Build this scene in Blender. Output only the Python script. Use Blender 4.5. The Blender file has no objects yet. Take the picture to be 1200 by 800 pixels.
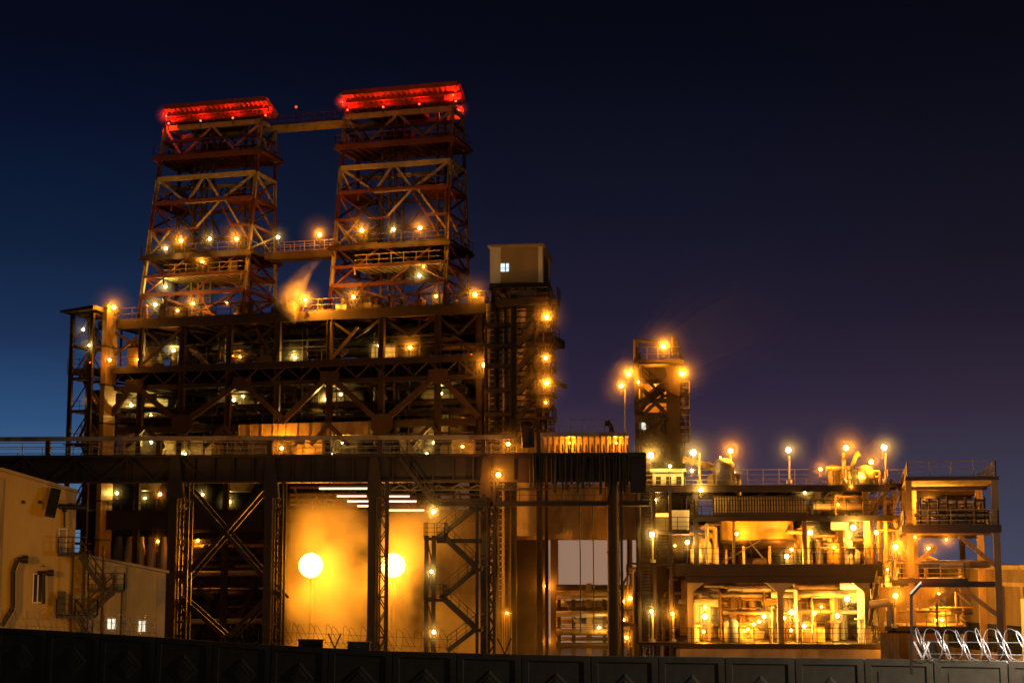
import bpy, math, random
from mathutils import Vector as V
random.seed(11)
R = math.radians
C = bpy.context.scene.collection

# ------------------------------------------------------------------ camera frame
CAMZ, FPX = 11.5, 1900.0
PITCH = math.atan(255 / FPX)
CAM = V((0, 0, CAMZ))
CF = V((0, math.cos(PITCH), math.sin(PITCH)))
CU = V((0, -math.sin(PITCH), math.cos(PITCH)))
ZUP = V((0, 0, 1))


def ray(px, py):
    return V((1, 0, 0)) * (px - 600) + CU * (400 - py) + CF * FPX


class Plane:
    """a vertical survey plane: crosses the view axis at D metres, turned by phi degrees"""
    def __init__(s, D, phi):
        p = R(phi)
        s.O = V((0, D, 0))
        s.ex = V((math.cos(p), -math.sin(p), 0))
        s.ey = V((math.sin(p), math.cos(p), 0))
        s.k = FPX / D
    def p(s, px, py, y=0.0):
        r = ray(px, py)
        t = (y - (CAM - s.O).dot(s.ey)) / r.dot(s.ey)
        return CAM + r * t
    def loc(s, px, py, y=0.0):
        q = s.p(px, py, y)
        return (q - s.O).dot(s.ex), q.z
    def w(s, x, y, z):
        return s.O + s.ex * x + s.ey * y + ZUP * z
    def ground(s, px, y=0.0):
        q = s.p(px, 640, y)
        return V((q.x, q.y, 0))


# ------------------------------------------------------------------ mesh builder
class MB:
    def __init__(s):
        s.v, s.f, s.mi, s.cur, s.sm = [], [], [], 0, []
    def add(s, vs, fs, smooth=False):
        b = len(s.v)
        s.v += [V(q) for q in vs]
        s.f += [tuple(b + i for i in f) for f in fs]
        s.mi += [s.cur] * len(fs)
        s.sm += [smooth] * len(fs)
    def hexa(s, a):
        """8 points: bottom ring 0-3, top ring 4-7"""
        s.add(a, [(3, 2, 1, 0), (4, 5, 6, 7), (0, 1, 5, 4), (1, 2, 6, 5), (2, 3, 7, 6), (3, 0, 4, 7)])
    def beam(s, a, b, w, d=None, ref=None):
        a, b = V(a), V(b)
        d = d or w
        t = b - a
        if t.length < 1e-4:
            return
        t.normalize()
        ref = ref or V((0, 1, 0))
        if abs(t.dot(ref)) > .95:
            ref = ZUP
        sd = t.cross(ref).normalized()
        up = sd.cross(t).normalized()
        q = [sd * w / 2 * i + up * d / 2 * j for i, j in ((-1, -1), (1, -1), (1, 1), (-1, 1))]
        s.hexa([a + x for x in q] + [b + x for x in q])
    def ibeam(s, a, b, h, fl=None, ref=None):
        """H section: flanges above and below the web"""
        a, b = V(a), V(b)
        fl = fl or h * .6
        t = (b - a).normalized()
        ref = ref or V((0, 1, 0))
        if abs(t.dot(ref)) > .95:
            ref = ZUP
        sd = t.cross(ref).normalized()
        s.beam(a, b, h * .8, fl * .12, ref)
        for k in (-1, 1):
            s.beam(a + sd * k * h * .45, b + sd * k * h * .45, h * .1, fl, ref)
    def tube(s, a, b, r, n=8, r2=None, cap=True):
        a, b = V(a), V(b)
        r2 = r if r2 is None else r2
        t = (b - a).normalized()
        ref = ZUP if abs(t.z) < .9 else V((1, 0, 0))
        x = t.cross(ref).normalized()
        y = t.cross(x)
        vs = [c + (x * math.cos(2 * math.pi * i / n) + y * math.sin(2 * math.pi * i / n)) * q
              for c, q in ((a, r), (b, r2)) for i in range(n)]
        s.add(vs, [(i, (i + 1) % n, n + (i + 1) % n, n + i) for i in range(n)], True)
        if cap:
            s.add(vs, [tuple(range(n))[::-1], tuple(range(n, 2 * n))])
    def path(s, pts, r, n=6):
        for a, b in zip(pts, pts[1:]):
            s.tube(a, b, r, n)
    def lathe(s, c, prof, n=20):
        """prof: list of (radius, z) about the vertical through c"""
        c = V(c)
        vs = [c + V((q * math.cos(2 * math.pi * i / n), q * math.sin(2 * math.pi * i / n), z)) for q, z in prof for i in range(n)]
        fs = [(j * n + i, j * n + (i + 1) % n, (j + 1) * n + (i + 1) % n, (j + 1) * n + i) for j in range(len(prof) - 1) for i in range(n)]
        s.add(vs, fs, True)
        s.add(vs, [tuple(range(n))[::-1], tuple(range((len(prof) - 1) * n, len(prof) * n))])
    def prism(s, poly, d):
        """extrude a planar polygon by vector d"""
        poly = [V(q) for q in poly]
        n = len(poly)
        s.add(poly + [q + d for q in poly], [tuple(range(n))[::-1], tuple(range(n, 2 * n))] +
              [(i, (i + 1) % n, n + (i + 1) % n, n + i) for i in range(n)])
    def slab(s, P, x0, x1, y0, y1, z0, z1):
        s.hexa([P.w(x0, y0, z0), P.w(x1, y0, z0), P.w(x1, y1, z0), P.w(x0, y1, z0),
                P.w(x0, y0, z1), P.w(x1, y0, z1), P.w(x1, y1, z1), P.w(x0, y1, z1)])
    def rail(s, pts, h=1.1, sp=1.6, w=.055, mid=2):
        for a, b in zip(pts, pts[1:]):
            a, b = V(a), V(b)
            n = max(1, round((b - a).length / sp))
            for i in range(n + 1):
                q = a.lerp(b, i / n)
                s.beam(q, q + ZUP * h, w)
            for j in range(mid):
                z = ZUP * h * (1 - j / mid)
                s.beam(a + z, b + z, w if j == 0 else w * .7)
            s.beam(a + ZUP * .08, b + ZUP * .08, w * .5, .16 if abs((b - a).z) < .1 else w)
    def flight(s, a, b, wid, ey, step=.27, sd=.28):
        """stair flight: two stringers along a-b and b apart in depth, with treads"""
        a, b = V(a), V(b)
        for o in (0, wid):
            s.beam(a + ey * o, b + ey * o, sd, .08, ey)
        n = max(3, int(abs(b.z - a.z) / step))
        hx = V((b.x - a.x, b.y - a.y, 0))
        hx = hx.normalized() if hx.length > .01 else V((1, 0, 0))
        for i in range(n):
            c = a.lerp(b, (i + .5) / n) + ey * .06
            s.beam(c, c + ey * (wid - .12), .045, .27, hx)
    def build(s, name, mat, parent=None, loc=None):
        me = bpy.data.meshes.new(name)
        off = V(loc) if loc is not None else (root_loc(parent) if parent else V((0, 0, 0)))
        me.from_pydata([tuple(q - off) for q in s.v], [], s.f)
        mats = mat if isinstance(mat, (list, tuple)) else [mat]
        for m in mats:
            me.materials.append(m)
        me.polygons.foreach_set('material_index', s.mi)
        me.polygons.foreach_set('use_smooth', s.sm)
        me.update()
        o = bpy.data.objects.new(name, me)
        C.objects.link(o)
        if parent:
            o.parent = parent
        elif loc is not None:
            o.location = off
        return o


def root_loc(o):
    while o.parent:
        o = o.parent
    return o.location.copy()


def tag(o, label=None, cat=None, group=None, kind=None):
    for k, v in (('label', label), ('category', cat), ('group', group), ('kind', kind)):
        if v:
            o[k] = v
    return o


def thing(name, label, cat, at, group=None):
    o = bpy.data.objects.new(name, None)
    o.empty_display_size = .3
    C.objects.link(o)
    o.location = V(at)
    return tag(o, label, cat, group, 'thing')


def copy_tree(o, parent=None):
    c = o.copy()
    C.objects.link(c)
    if parent:
        c.parent = parent
    for ch in list(o.children):
        copy_tree(ch, c)
    return c


# ------------------------------------------------------------------ materials
def mat(name, col, rough=.6, metal=0., var=.35, scale=1.2, rust=None, corr=None, bump=0.):
    m = bpy.data.materials.new(name)
    m.use_nodes = True
    nt = m.node_tree
    N, L = nt.nodes, nt.links
    b = N['Principled BSDF']
    b.inputs['Roughness'].default_value = rough
    b.inputs['Metallic'].default_value = metal
    tc = N.new('ShaderNodeTexCoord')
    nz = N.new('ShaderNodeTexNoise')
    nz.inputs['Scale'].default_value = scale
    nz.inputs['Detail'].default_value = 5
    nz.inputs['Roughness'].default_value = .65
    mp = N.new('ShaderNodeMapping')
    mp.inputs['Scale'].default_value = (1, 1, .35)
    L.new(tc.outputs['Object'], mp.inputs['Vector'])
    L.new(mp.outputs['Vector'], nz.inputs['Vector'])
    rp = N.new('ShaderNodeValToRGB')
    rp.color_ramp.elements[0].position = .3
    rp.color_ramp.elements[1].position = .7
    rp.color_ramp.elements[0].color = tuple(c * (1 - var) for c in col) + (1,)
    rp.color_ramp.elements[1].color = tuple(min(1, c * (1 + var * .6)) for c in col) + (1,)
    L.new(nz.outputs['Fac'], rp.inputs['Fac'])
    out = rp.outputs['Color']
    if rust:
        n2 = N.new('ShaderNodeTexNoise')
        n2.inputs['Scale'].default_value = scale * .6
        n2.inputs['Detail'].default_value = 8
        L.new(mp.outputs['Vector'], n2.inputs['Vector'])
        r2 = N.new('ShaderNodeValToRGB')
        r2.color_ramp.elements[0].position = .55
        r2.color_ramp.elements[1].position = .68
        mx = N.new('ShaderNodeMixRGB')
        mx.inputs['Color2'].default_value = tuple(rust) + (1,)
        L.new(n2.outputs['Fac'], r2.inputs['Fac'])
        L.new(r2.outputs['Color'], mx.inputs['Fac'])
        L.new(out, mx.inputs['Color1'])
        out = mx.outputs['Color']
    L.new(out, b.inputs['Base Color'])
    h = None
    if corr:
        wv = N.new('ShaderNodeTexWave')
        wv.wave_type = 'BANDS'
        wv.bands_direction = corr[0]
        wv.inputs['Scale'].default_value = corr[1]
        L.new(tc.outputs['Object'], wv.inputs['Vector'])
        h, dist, st = wv.outputs['Fac'], .03, .35
    elif bump:
        h, dist, st = nz.outputs['Fac'], .05, bump
    if h is not None:
        bp = N.new('ShaderNodeBump')
        bp.inputs['Distance'].default_value = dist
        bp.inputs['Strength'].default_value = st
        L.new(h, bp.inputs['Height'])
        L.new(bp.outputs['Normal'], b.inputs['Normal'])
    return m


def emis(name, col, k):
    m = bpy.data.materials.new(name)
    m.use_nodes = True
    b = m.node_tree.nodes['Principled BSDF']
    b.inputs['Base Color'].default_value = (.6, .6, .6, 1)
    b.inputs['Emission Color'].default_value = tuple(col) + (1,)
    b.inputs['Emission Strength'].default_value = k
    m.cycles.emission_sampling = 'NONE'
    return m


M_dark = mat('dark_steel', (.02, .013, .009), .6, rust=(.032, .015, .008))
M_brown = mat('brown_painted_steel', (.036, .021, .013), .55, rust=(.05, .024, .012))
M_red = mat('oxide_red_steel', (.11, .028, .018), .6, rust=(.09, .03, .02))
M_hood = mat('red_lit_canopy', (.26, .04, .025), .6, var=.3)  # the red lamp light on the canopies is put into this colour
M_pale = mat('pale_yellow_steel', (.36, .29, .15), .55, rust=(.2, .13, .07), var=.25)
M_grey = mat('galvanised_steel', (.38, .37, .35), .45, .3)
M_pipe = mat('lagged_pipe', (.6, .5, .36), .45, .25)
M_yell = mat('yellow_duct', (.36, .25, .08), .5)
M_beige = mat('beige_cladding', (.46, .34, .11), .6, corr=('X', 1.1), var=.22, scale=.35, rust=(.3, .21, .08))
M_house = mat('plain_beige_cladding', (.34, .26, .14), .6, var=.15, scale=.3)
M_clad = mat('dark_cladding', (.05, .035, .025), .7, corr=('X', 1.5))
M_amber = mat('ochre_cladding', (.34, .25, .13), .65, corr=('X', 1.2), rust=(.18, .12, .06))
M_hclad = mat('louvred_cladding', (.42, .33, .2), .6, corr=('Z', .7))
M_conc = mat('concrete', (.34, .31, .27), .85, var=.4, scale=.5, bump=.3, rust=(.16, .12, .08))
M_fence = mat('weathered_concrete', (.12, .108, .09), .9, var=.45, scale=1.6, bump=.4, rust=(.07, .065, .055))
M_shed = mat('shed_sheeting', (.2, .15, .085), .65, corr=('X', .8), rust=(.12, .08, .045))
M_ductp = mat('dull_duct', (.26, .18, .075), .55, rust=(.14, .09, .04))  # darker ochre than the yellow duct, with rust patches
M_white = mat('white_panel', (.75, .73, .68), .5, var=.12)
M_tank = mat('tank_shell', (.42, .33, .2), .5, .1, rust=(.2, .12, .06))
M_ground = mat('yard_ground', (.06, .055, .05), .95, var=.5, scale=.25, bump=.5)
M_wire = mat('galvanised_wire', (.62, .62, .62), .35, .5)
M_black = mat('black_plastic', (.012, .012, .012), .5)
M_glass = mat('dark_window_glass', (.03, .035, .045), .12)
E_or = emis('sodium_lamp', (1, .33, .03), 60)
E_wh = emis('metal_halide_lamp', (1, .72, .35), 40)
E_gr = emis('mercury_lamp', (1, .8, .32), 25)
E_red = emis('red_beacon', (1, .05, .01), 9)
E_fog = emis('yard_floodlight', (1, .64, .11), 13)
E_streak = emis('streak_glow', (1, .88, .8), 1.1)
E_win = emis('lit_window', (.95, .93, .75), 1.0)
E_cold = emis('lit_cold_window', (.7, .95, 1), 1.1)
G = Plane(125, 3)
S = Plane(121.5, 3)
B = Plane(108, -16)
M = Plane(165, 16.3)
E = Plane(156, 7)
H = Plane(150, 8)
P = Plane(133, 4)
Q = Plane(122, 12.5)

# ------------------------------------------------------------------ ground: one sheet, an embankment at the fence falling to the yard
def ground_z(x, y):
    d = y - .1 * x
    t = min(1, max(0, (d - 78) / 24))
    return 5.0 * (1 - t * t * (3 - 2 * t)) if d > 78 else 5.0
mb = MB()
xs = [-3000, -600, -200] + [-120 + 8 * i for i in range(31)] + [200, 600, 3000]
ys = [-300, -20, 20] + [40 + 5 * i for i in range(32)] + [240, 400, 900, 3000]
vs = [(x, y, ground_z(x, y)) for y in ys for x in xs]
nx = len(xs)
mb.add(vs, [(j * nx + i, j * nx + i + 1, (j + 1) * nx + i + 1, (j + 1) * nx + i) for j in range(len(ys) - 1) for i in range(nx - 1)], True)
tag(mb.build('ground', M_ground), 'bare dark yard ground of the works', 'ground', kind='structure')

# ------------------------------------------------------------------ main plant (open steel house carrying the two hoist towers)
DEP = 30.0
plant = thing('quenching_plant', 'huge dark open steel plant building with lamp lit decks under the two red topped towers', 'plant building', M.ground(330))
ey = M.ey
def mz(px, py, y=0): return M.loc(px, py, y)
XL, ZR = mz(122, 374)
XR, _ = mz(570, 356)
ZR = (ZR + mz(566, 356.5)[1]) / 2
ZA = (mz(100, 431)[1] + mz(575, 419)[1]) / 2
ZB = (mz(120, 476)[1] + mz(560, 466)[1]) / 2
ZC = (mz(120, 499)[1] + mz(560, 491)[1]) / 2
ZD = mz(150, 598)[1]
PXS = [124, 165, 213, 268, 325, 386, 447, 513, 562]
XP = [mz(p, 450)[0] for p in PXS]
mb = MB()
mb.slab(M, XL - .5, XR + .5, 0, DEP, ZR - .12, ZR)
mb.build('roof_deck', M_brown, plant)
for y in (0, 10, 20, 30):
    mb = MB(); mb.beam(M.w(XL - .6, y, ZR - .62), M.w(XR + .6, y, ZR - .62), .9, .5, ey)
    for i, (xa, xb) in enumerate(zip(XP, XP[1:])):            # roof truss under the girder
        zt, zb_ = ZR - 1.1, ZR - 3.1
        xm = (xa + xb) / 2
        if y in (10, 20) or i not in (0, 4):
            mb.beam(M.w(xa, y, zt), M.w(xm, y, zb_), .22, .2, ey)
            mb.beam(M.w(xb, y, zt), M.w(xm, y, zb_), .22, .2, ey)
    if y in (10, 20):
        mb.beam(M.w(XL, y, ZR - 3.1), M.w(XR, y, ZR - 3.1), .3, .25, ey)
    mb.build('roof_girder', M_brown if y else M_dark, plant)
mb = MB()
for i in range(19):
    x = XL + (XR - XL) * i / 18
    mb.beam(M.w(x, .3, ZR - .45), M.w(x, DEP - .3, ZR - .45), .35, .2)
for i in range(8):
    x0, x1 = XP[i], XP[i + 1]
    for y0 in (0.5, 10.5, 20.5):
        mb.beam(M.w(x0, y0, ZR - .7), M.w(x1, y0 + 9, ZR - .7), .14)
        mb.beam(M.w(x1, y0, ZR - .72), M.w(x0, y0 + 9, ZR - .72), .14)
mb.build('roof_purlin', M_red, plant)
mb = MB(); mb.rail([M.w(XL, DEP, ZR), M.w(XL, 0, ZR), M.w(XR, 0, ZR), M.w(XR, DEP, ZR)], 1.25, 1.7, .08)
mb.build('handrail', M_brown, plant)
# roof ventilators, boxes and pipes along the roof edge
for k in range(26):
    mb = MB()
    x = random.uniform(XL + 2, XR - 2); y = random.uniform(1, 8); h = random.uniform(.6, 1.9); w = random.uniform(.4, 1.5)
    mb.slab(M, x, x + w, y, y + w, ZR, ZR + h)
    mb.lathe(M.w(x + w / 2, y + w / 2, ZR + h), [(.18, 0), (.18, .5), (.3, .55), (.1, .8)], 8)
    mb.build('roof_ventilator', random.choice([M_brown, M_grey, M_red, M_dark]), plant)
for y in (0.0, 12.0, 24.0):
    for x in XP:
        mb = MB()
        z0 = 0 if y or x < mz(330, 450)[0] else ZC - 9.5
        mb.ibeam(M.w(x, y, z0), M.w(x, y, ZR - .3), .62, .5, ey)
        mb.build('post', M_dark if y else M_brown, plant)
def deck(nm, x0, x1, y0, y1, z, gird, m=M_dark, rail=True, par=plant):
    mb = MB(); mb.slab(M, x0, x1, y0, y1, z - .15, z)
    mb.beam(M.w(x0, y0 + .2, z - .16 - gird / 2), M.w(x1, y0 + .2, z - .16 - gird / 2), gird, .35, ey)
    n = int((x1 - x0) / 2.4)
    for i in range(n + 1):
        x = x0 + .2 + (x1 - x0 - .4) * i / n
        mb.beam(M.w(x, y0 + .4, z - .4), M.w(x, y1, z - .4), .4, .16)
    d = mb.build(nm, m, par)
    if rail:
        mb = MB(); mb.rail([M.w(x0, y0, z), M.w(x1, y0, z)], 1.1, 1.5, .06); mb.build('handrail', M_brown, d)
    return d
deck('deck', mz(86, 431)[0], mz(580, 419)[0], -1.2, DEP, ZA, .5)
deck('deck', XL, XR, -.2, 6, ZA - 1.9, .35, rail=False)
for zz, y0 in ((ZA + 3.2, 8), (ZA + 3.4, 18), (ZB + 2.2, 3), ((ZB + ZC) / 2, 1.5)):
    deck('deck', XL + random.uniform(0, 4), XR - random.uniform(0, 6), y0, y0 + 4, zz, .35)
deck('deck', XL, XR, 1.5, 9, ZB, .4)
deck('deck', XL, XR, .4, 9, ZC, .55, M_brown)
xg, _ = mz(450, 540)
deck('deck', XL, XR, 1, 12, mz(300, 537)[1], .7)
deck('deck', mz(88, 600)[0], mz(330, 600)[0], -1, 14, ZD, 1.9)
# big inverted V braces of the front bays
def brace(nm, pts, w, y=0, m=M_brown):
    mb = MB()
    for a, b in pts:
        mb.beam(M.p(*a, y), M.p(*b, y), w, w * .8, ey)
    return mb.build(nm, m, plant)
for ax, ay, lx, ly, rx, ry in ((157, 450, 121, 497, 213, 498), (283, 447, 213, 497, 335, 494), (386, 440, 330, 495, 447, 496), (513, 438, 447, 496, 562, 489)):
    brace('brace', [((ax, ay), (lx, ly)), ((ax, ay), (rx, ry))], .55, -.35)
    mb = MB(); c = M.p(ax, ay, -.6)
    mb.prism([c + M.ex * q[0] + ZUP * q[1] for q in ((-1, .5), (1, .5), (1.1, -.2), (.5, -1), (-.5, -1), (-1.1, -.2))], ey * .2)
    mb.build('gusset_plate', M_brown, plant)
for ax, ay in ((170, 500), (262, 499), (386, 497), (505, 497)):
    brace('brace', [((ax, ay), (ax - 22, ay + 24)), ((ax, ay), (ax + 22, ay + 24))], .4, -.3)
for px in (213, 447):
    c = M.p(px, 497, -.7); mb = MB()
    mb.prism([c + M.ex * (1.3 * math.cos(a)) + ZUP * (1.2 * math.sin(a)) for a in [i * math.pi / 4 + .39 for i in range(8)]], ey * .2)
    mb.build('gusset_plate', M_brown, plant)
for a, b in (((165, 428), (213, 385)), ((213, 385), (268, 425)), ((325, 425), (300, 385)), ((386, 424), (420, 383)), ((447, 380), (400, 418)), ((513, 375), (470, 415)), ((513, 375), (556, 415)), ((124, 425), (160, 395)), ((127, 385), (160, 405))):
    brace('brace', [(a, b)], .3, random.choice((-.2, 6, 12)))
x = XL; i = 0                                              # shallow lattice between the two chords under deck A
while x < XR - 1.6:
    mb = MB(); mb.beam(M.w(x, -.6, ZA - .5), M.w(x + 1.6, -.6, ZA - 1.9), .13); mb.beam(M.w(x + 1.6, -.6, ZA - 1.9), M.w(x + 3.2, -.6, ZA - .5), .13)
    mb.build('deck_lattice', M_brown, plant); x += 3.2
# back cladding and inner walls (dark)
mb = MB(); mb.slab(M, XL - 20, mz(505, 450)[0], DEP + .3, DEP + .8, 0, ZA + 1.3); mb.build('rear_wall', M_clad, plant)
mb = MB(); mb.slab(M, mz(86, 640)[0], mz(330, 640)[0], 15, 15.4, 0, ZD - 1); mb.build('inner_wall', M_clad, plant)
# coke chambers: vessels between the decks
for px in (165, 275, 391, 512):
    x, _ = mz(px, 460, 6)
    mb = MB(); z0 = mz(px, 528)[1]
    mb.lathe(M.w(x, 8, 0), [(1.2, z0 - 4), (3.4, z0), (3.5, ZA - 4), (2.6, ZA - 2.4), (1.0, ZA - 1.9)], 28)
    for zz in (z0 + 2, z0 + 5.5, ZA - 5):
        mb.lathe(M.w(x, 8, zz), [(3.5, -.12), (3.72, -.12), (3.72, .12), (3.5, .12)], 28)
    v = mb.build('chamber_vessel', M_tank, plant)
    mb = MB()
    for a in range(10):
        an = a * math.pi / 5 + .2
        mb.tube(M.w(x + 3.75 * math.cos(an), 8 + 3.75 * math.sin(an), z0 + 1), M.w(x + 3.75 * math.cos(an), 8 + 3.75 * math.sin(an), ZA - 4), .1, 5)
    mb.build('riser_pipe', M_brown, v)
for i, (z_, y_) in enumerate(((ZB + 2.6, .9), (ZB + 1.5, 1.6), (ZC + 1.9, .8), (ZB - 1.3, 1.2), (ZC - 1.4, 1.0), (ZA - 3.1, 1.4), (ZR - 3.6, 2.2), (ZA + 2.6, 1.8), (ZA + 1.9, 5), (ZR - 2.4, 5))):
    mb = MB(); xa_, xb_ = XL + random.uniform(0, 6), XR - random.uniform(0, 6)
    mb.slab(M, xa_, xb_, y_, y_ + .5, z_, z_ + .12); mb.build('cable_tray', M_dark, plant)
    for k in range(7):
        mb = MB(); x = random.uniform(xa_, xb_); mb.beam(M.w(x, y_ + .2, z_ - random.uniform(.5, 3)), M.w(x, y_ + .2, z_ + random.uniform(.5, 2.4)), random.choice((.08, .12, .2)))
        mb.build('hanger', random.choice((M_dark, M_brown)), plant)
# hopper row low on the left
for i in range(5):
    px = 128 + 13.2 * i
    x, zt = mz(px, 628, 1); zb_ = mz(px, 661, 1)[1]
    mb = MB(); mb.lathe(M.w(x, 3, 0), [(.35, zt), (.42, zt - .8), (.56, zt - 1.6), (.6, zb_), (.3, zb_ - 1)], 12)
    mb.build('hopper', M_tank, plant)
# pipes, ducts and cable trays threaded through the house
for k in range(98):
    mb = MB(); z = random.choice([ZR - 4 - random.random() * 3, ZA + random.random() * 3, ZB - 2.5 * random.random(), ZC + 3 * random.random(), ZC - 1 - 3 * random.random(), ZA - 2 - 2 * random.random()])
    y = random.uniform(1.0, 24); x0 = random.uniform(XL, XR - 9); L_ = random.uniform(4, 15); r = random.choice([.08, .12, .16, .25, .4])
    if random.random() < .68:
        x1 = min(XR, x0 + L_)
        mb.path([M.w(x0, y, z - random.uniform(1, 4)), M.w(x0, y, z), M.w(x1, y, z), M.w(x1, y, z + random.uniform(-3, 2))], r)
    else:
        mb.tube(M.w(x0, y, z - 6), M.w(x0, y, min(ZR - 1, z + 5)), r, 8)
    mb.build('pipe', random.choice([M_dark, M_brown, M_brown, M_tank, M_brown, M_dark]), plant)
for k in range(22):                                        # machines standing on deck A and the lower decks
    mb = MB(); z = random.choice([ZA, ZA, ZB, ZC]); x = random.uniform(XL + 2, XR - 6); y = random.uniform(3, 20)
    w, h, d = random.uniform(1, 4), random.uniform(.8, 2.4), random.uniform(1, 3)
    mb.slab(M, x, x + w, y, y + d, z, z + h)
    mb.tube(M.w(x + .3, y + d / 2, z + h + .25), M.w(x + w - .2, y + d / 2, z + h + .25), .3, 10)
    mb.beam(M.w(x + w / 2, y, z + h), M.w(x + w / 2, y, z + h + 1.2), .2)
    mb.build('machine_unit', random.choice([M_dark, M_brown, M_red, M_grey]), plant)
# stairs between deck A and roof, and the small lit cabin
mb = MB(); mb.flight(M.p(222, 408, 1), M.p(245, 432, 1), 1.2, ey); mb.build('stair', M_pale, plant)
mb = MB(); x0, z0 = mz(432, 421, 3); x1, z1 = mz(459, 404, 3)
mb.slab(M, x0, x1, 4, 7, ZA + .0, z1)
for i in range(9):
    mb.slab(M, x0 + (x1 - x0) * i / 8 - .04, x0 + (x1 - x0) * i / 8 + .04, 3.9, 4, ZA, z1)
cab = mb.build('control_cabin', M_pale, plant)
mb = MB(); mb.slab(M, x0 - .3, x1 + .3, 3.6, 7.3, z1, z1 + .2); mb.build('roof', M_dark, cab)
mb = MB(); x0, _ = mz(196, 420, 3); x1, z1 = mz(212, 402, 3)
mb.slab(M, x0, x1, 4, 7, ZA, z1); mb.build('control_cabin', M_pale, plant)
# chute car under the decks: its brown blurred strip built as one long box
mb = MB(); x0, z0 = mz(278, 512, -.6); x1, z1 = mz(430, 492, -.6)
mb.slab(M, x0, x1, -.2, 2.6, z0, z1 - .1)
for i in range(12):
    x = x0 + (x1 - x0) * i / 11
    mb.slab(M, x - .07, x + .07, -.3, -.2, z0, z1 - .1)
mb.build('transfer_car', M_tank, plant)
for px in (200, 232, 300, 340, 362, 478, 540):             # machinery casings glowing behind the walkway
    mb = MB(); x0, z0 = mz(px - 12, 534, 2.2); x1, z1 = mz(px + 14, 519, 2.2)
    mb.slab(M, x0, x1, 2.6, 5, z0 - .2, z1); mb.tube(M.w(x0, 3, z1 + .4), M.w(x1, 3, z1 + .4), .4, 10)
    mb.build('drive_casing', M_tank, plant)

for i, (yy, r, m, pa, pb) in enumerate(((628, .35, M_brown, 215, 322), (640, .2, M_tank, 228, 318), (655, .45, M_brown, 205, 325), (664, .15, M_pipe, 225, 320), (672, .3, M_tank, 222, 318), (690, .14, M_pipe, 226, 312), (697, .5, M_brown, 210, 325), (712, .2, M_brown, 230, 316), (728, .3, M_tank, 215, 320), (648, .3, M_brown, 95, 205), (668, .25, M_tank, 150, 205), (612, .25, M_brown, 95, 320))):
    mb = MB(); y = 2 + (i % 4) * 1.7; mb.path([M.p(pa, yy, y), M.p(pb, yy - 1, y), M.p(pb, yy + 20, y)], r, 8); mb.build('conveyor_pipe', m, plant)
for pa, yy, pb, yb in ((225, 745, 262, 690), (300, 690, 268, 745), (232, 690, 300, 740), (240, 640, 300, 690)):
    mb = MB(); a, c = M.p(pa, yy, 3), M.p(pb, yb, 3); mb.beam(a, c, .5, .8, ey); mb.rail([a, c], 1.0, 1.6, .06); mb.build('conveyor_gallery', M_brown, plant)

# pale duct at the left corner of the plant
duct = thing('exhaust_duct', 'tall pale rectangular duct glowing yellow at its top beside the left corner stair tower', 'duct', M.ground(120, -2))
mb = MB(); x0, z0 = mz(118, 470, -2); x1, zt = mz(127, 357, -2)
mb.slab(M, x0, x1, -2.2, .2, 0, zt); mb.build('casing', M_ductp, duct)
mb = MB()
for k in range(9):
    z = zt - .5 - k * 4.2
    mb.slab(M, x0 - .12, x1 + .12, -2.32, .3, z, z + .18)
mb.build('stiffener', M_brown, duct)
mb = MB(); a = M.p(127, 372, -1); b = M.p(150, 425, 4)
mb.hexa([M.w(x1 + .2, 2, ZA), M.w(x1 + 3.6, 2, ZA), M.w(x1 + 3.6, 5, ZA), M.w(x1 + .2, 5, ZA), M.w(x1 + .2, 2, ZR - 2), M.w(x1 + 2.2, 2, ZR - 2), M.w(x1 + 2.2, 5, ZR - 2), M.w(x1 + .2, 5, ZR - 2)])
mb.build('branch_duct', M_tank, duct)

# lattice stair tower at the far left corner
st = thing('corner_stair_tower', 'slim dark lattice stair tower with amber lit flights at the plant\'s left corner', 'stair tower', M.ground(100, -3))
ys_ = (-3.6, .0)
tx = [(mz(89, 370, -3)[0]), (mz(112, 370, -3)[0])]
ztop = mz(89, 369, -3)[1]
for x in tx:
    for y in ys_:
        mb = MB(); mb.ibeam(M.w(x, y, 0), M.w(x, y, ztop), .42, .4, ey); mb.build('post', M_dark, st)
lev = [ztop - 3.55 * k for k in range(11)]
for k, z in enumerate(lev):
    mb = MB()
    for y in ys_:
        mb.beam(M.w(tx[0], y, z), M.w(tx[1], y, z), .28, .2, ey)
    for x in tx:
        mb.beam(M.w(x, ys_[0], z), M.w(x, ys_[1], z), .28, .2)
    if k:
        zz = lev[k - 1]
        mb.beam(M.w(tx[0], ys_[0], z), M.w(tx[1], ys_[0], zz), .12)
        mb.beam(M.w(tx[0], ys_[1], zz), M.w(tx[1], ys_[1], z), .12)
    mb.build('brace_ring', M_dark, st)
    if 0 < k:
        mb = MB()
        a, b = M.w(tx[0] + .4, -2.6, z), M.w(tx[1] - .4, -2.6, lev[k - 1])
        if k % 2: a, b = M.w(tx[1] - .4, -1.6, z), M.w(tx[0] + .4, -1.6, lev[k - 1])
        mb.flight(a, b, .9, ey); mb.rail([a, b], 1, 1.2, .05)
        mb.build('flight', M_brown, st)
        mb = MB(); mb.slab(M, tx[0] - .5 if k == 4 else tx[0], tx[0] + .9, ys_[0] - .3, ys_[1], z - .1, z)
        mb.rail([M.w(tx[0], ys_[0], z), M.w(tx[1], ys_[0], z)], 1.1, 1.2, .05)
        mb.build('landing', M_brown, st)
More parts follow.
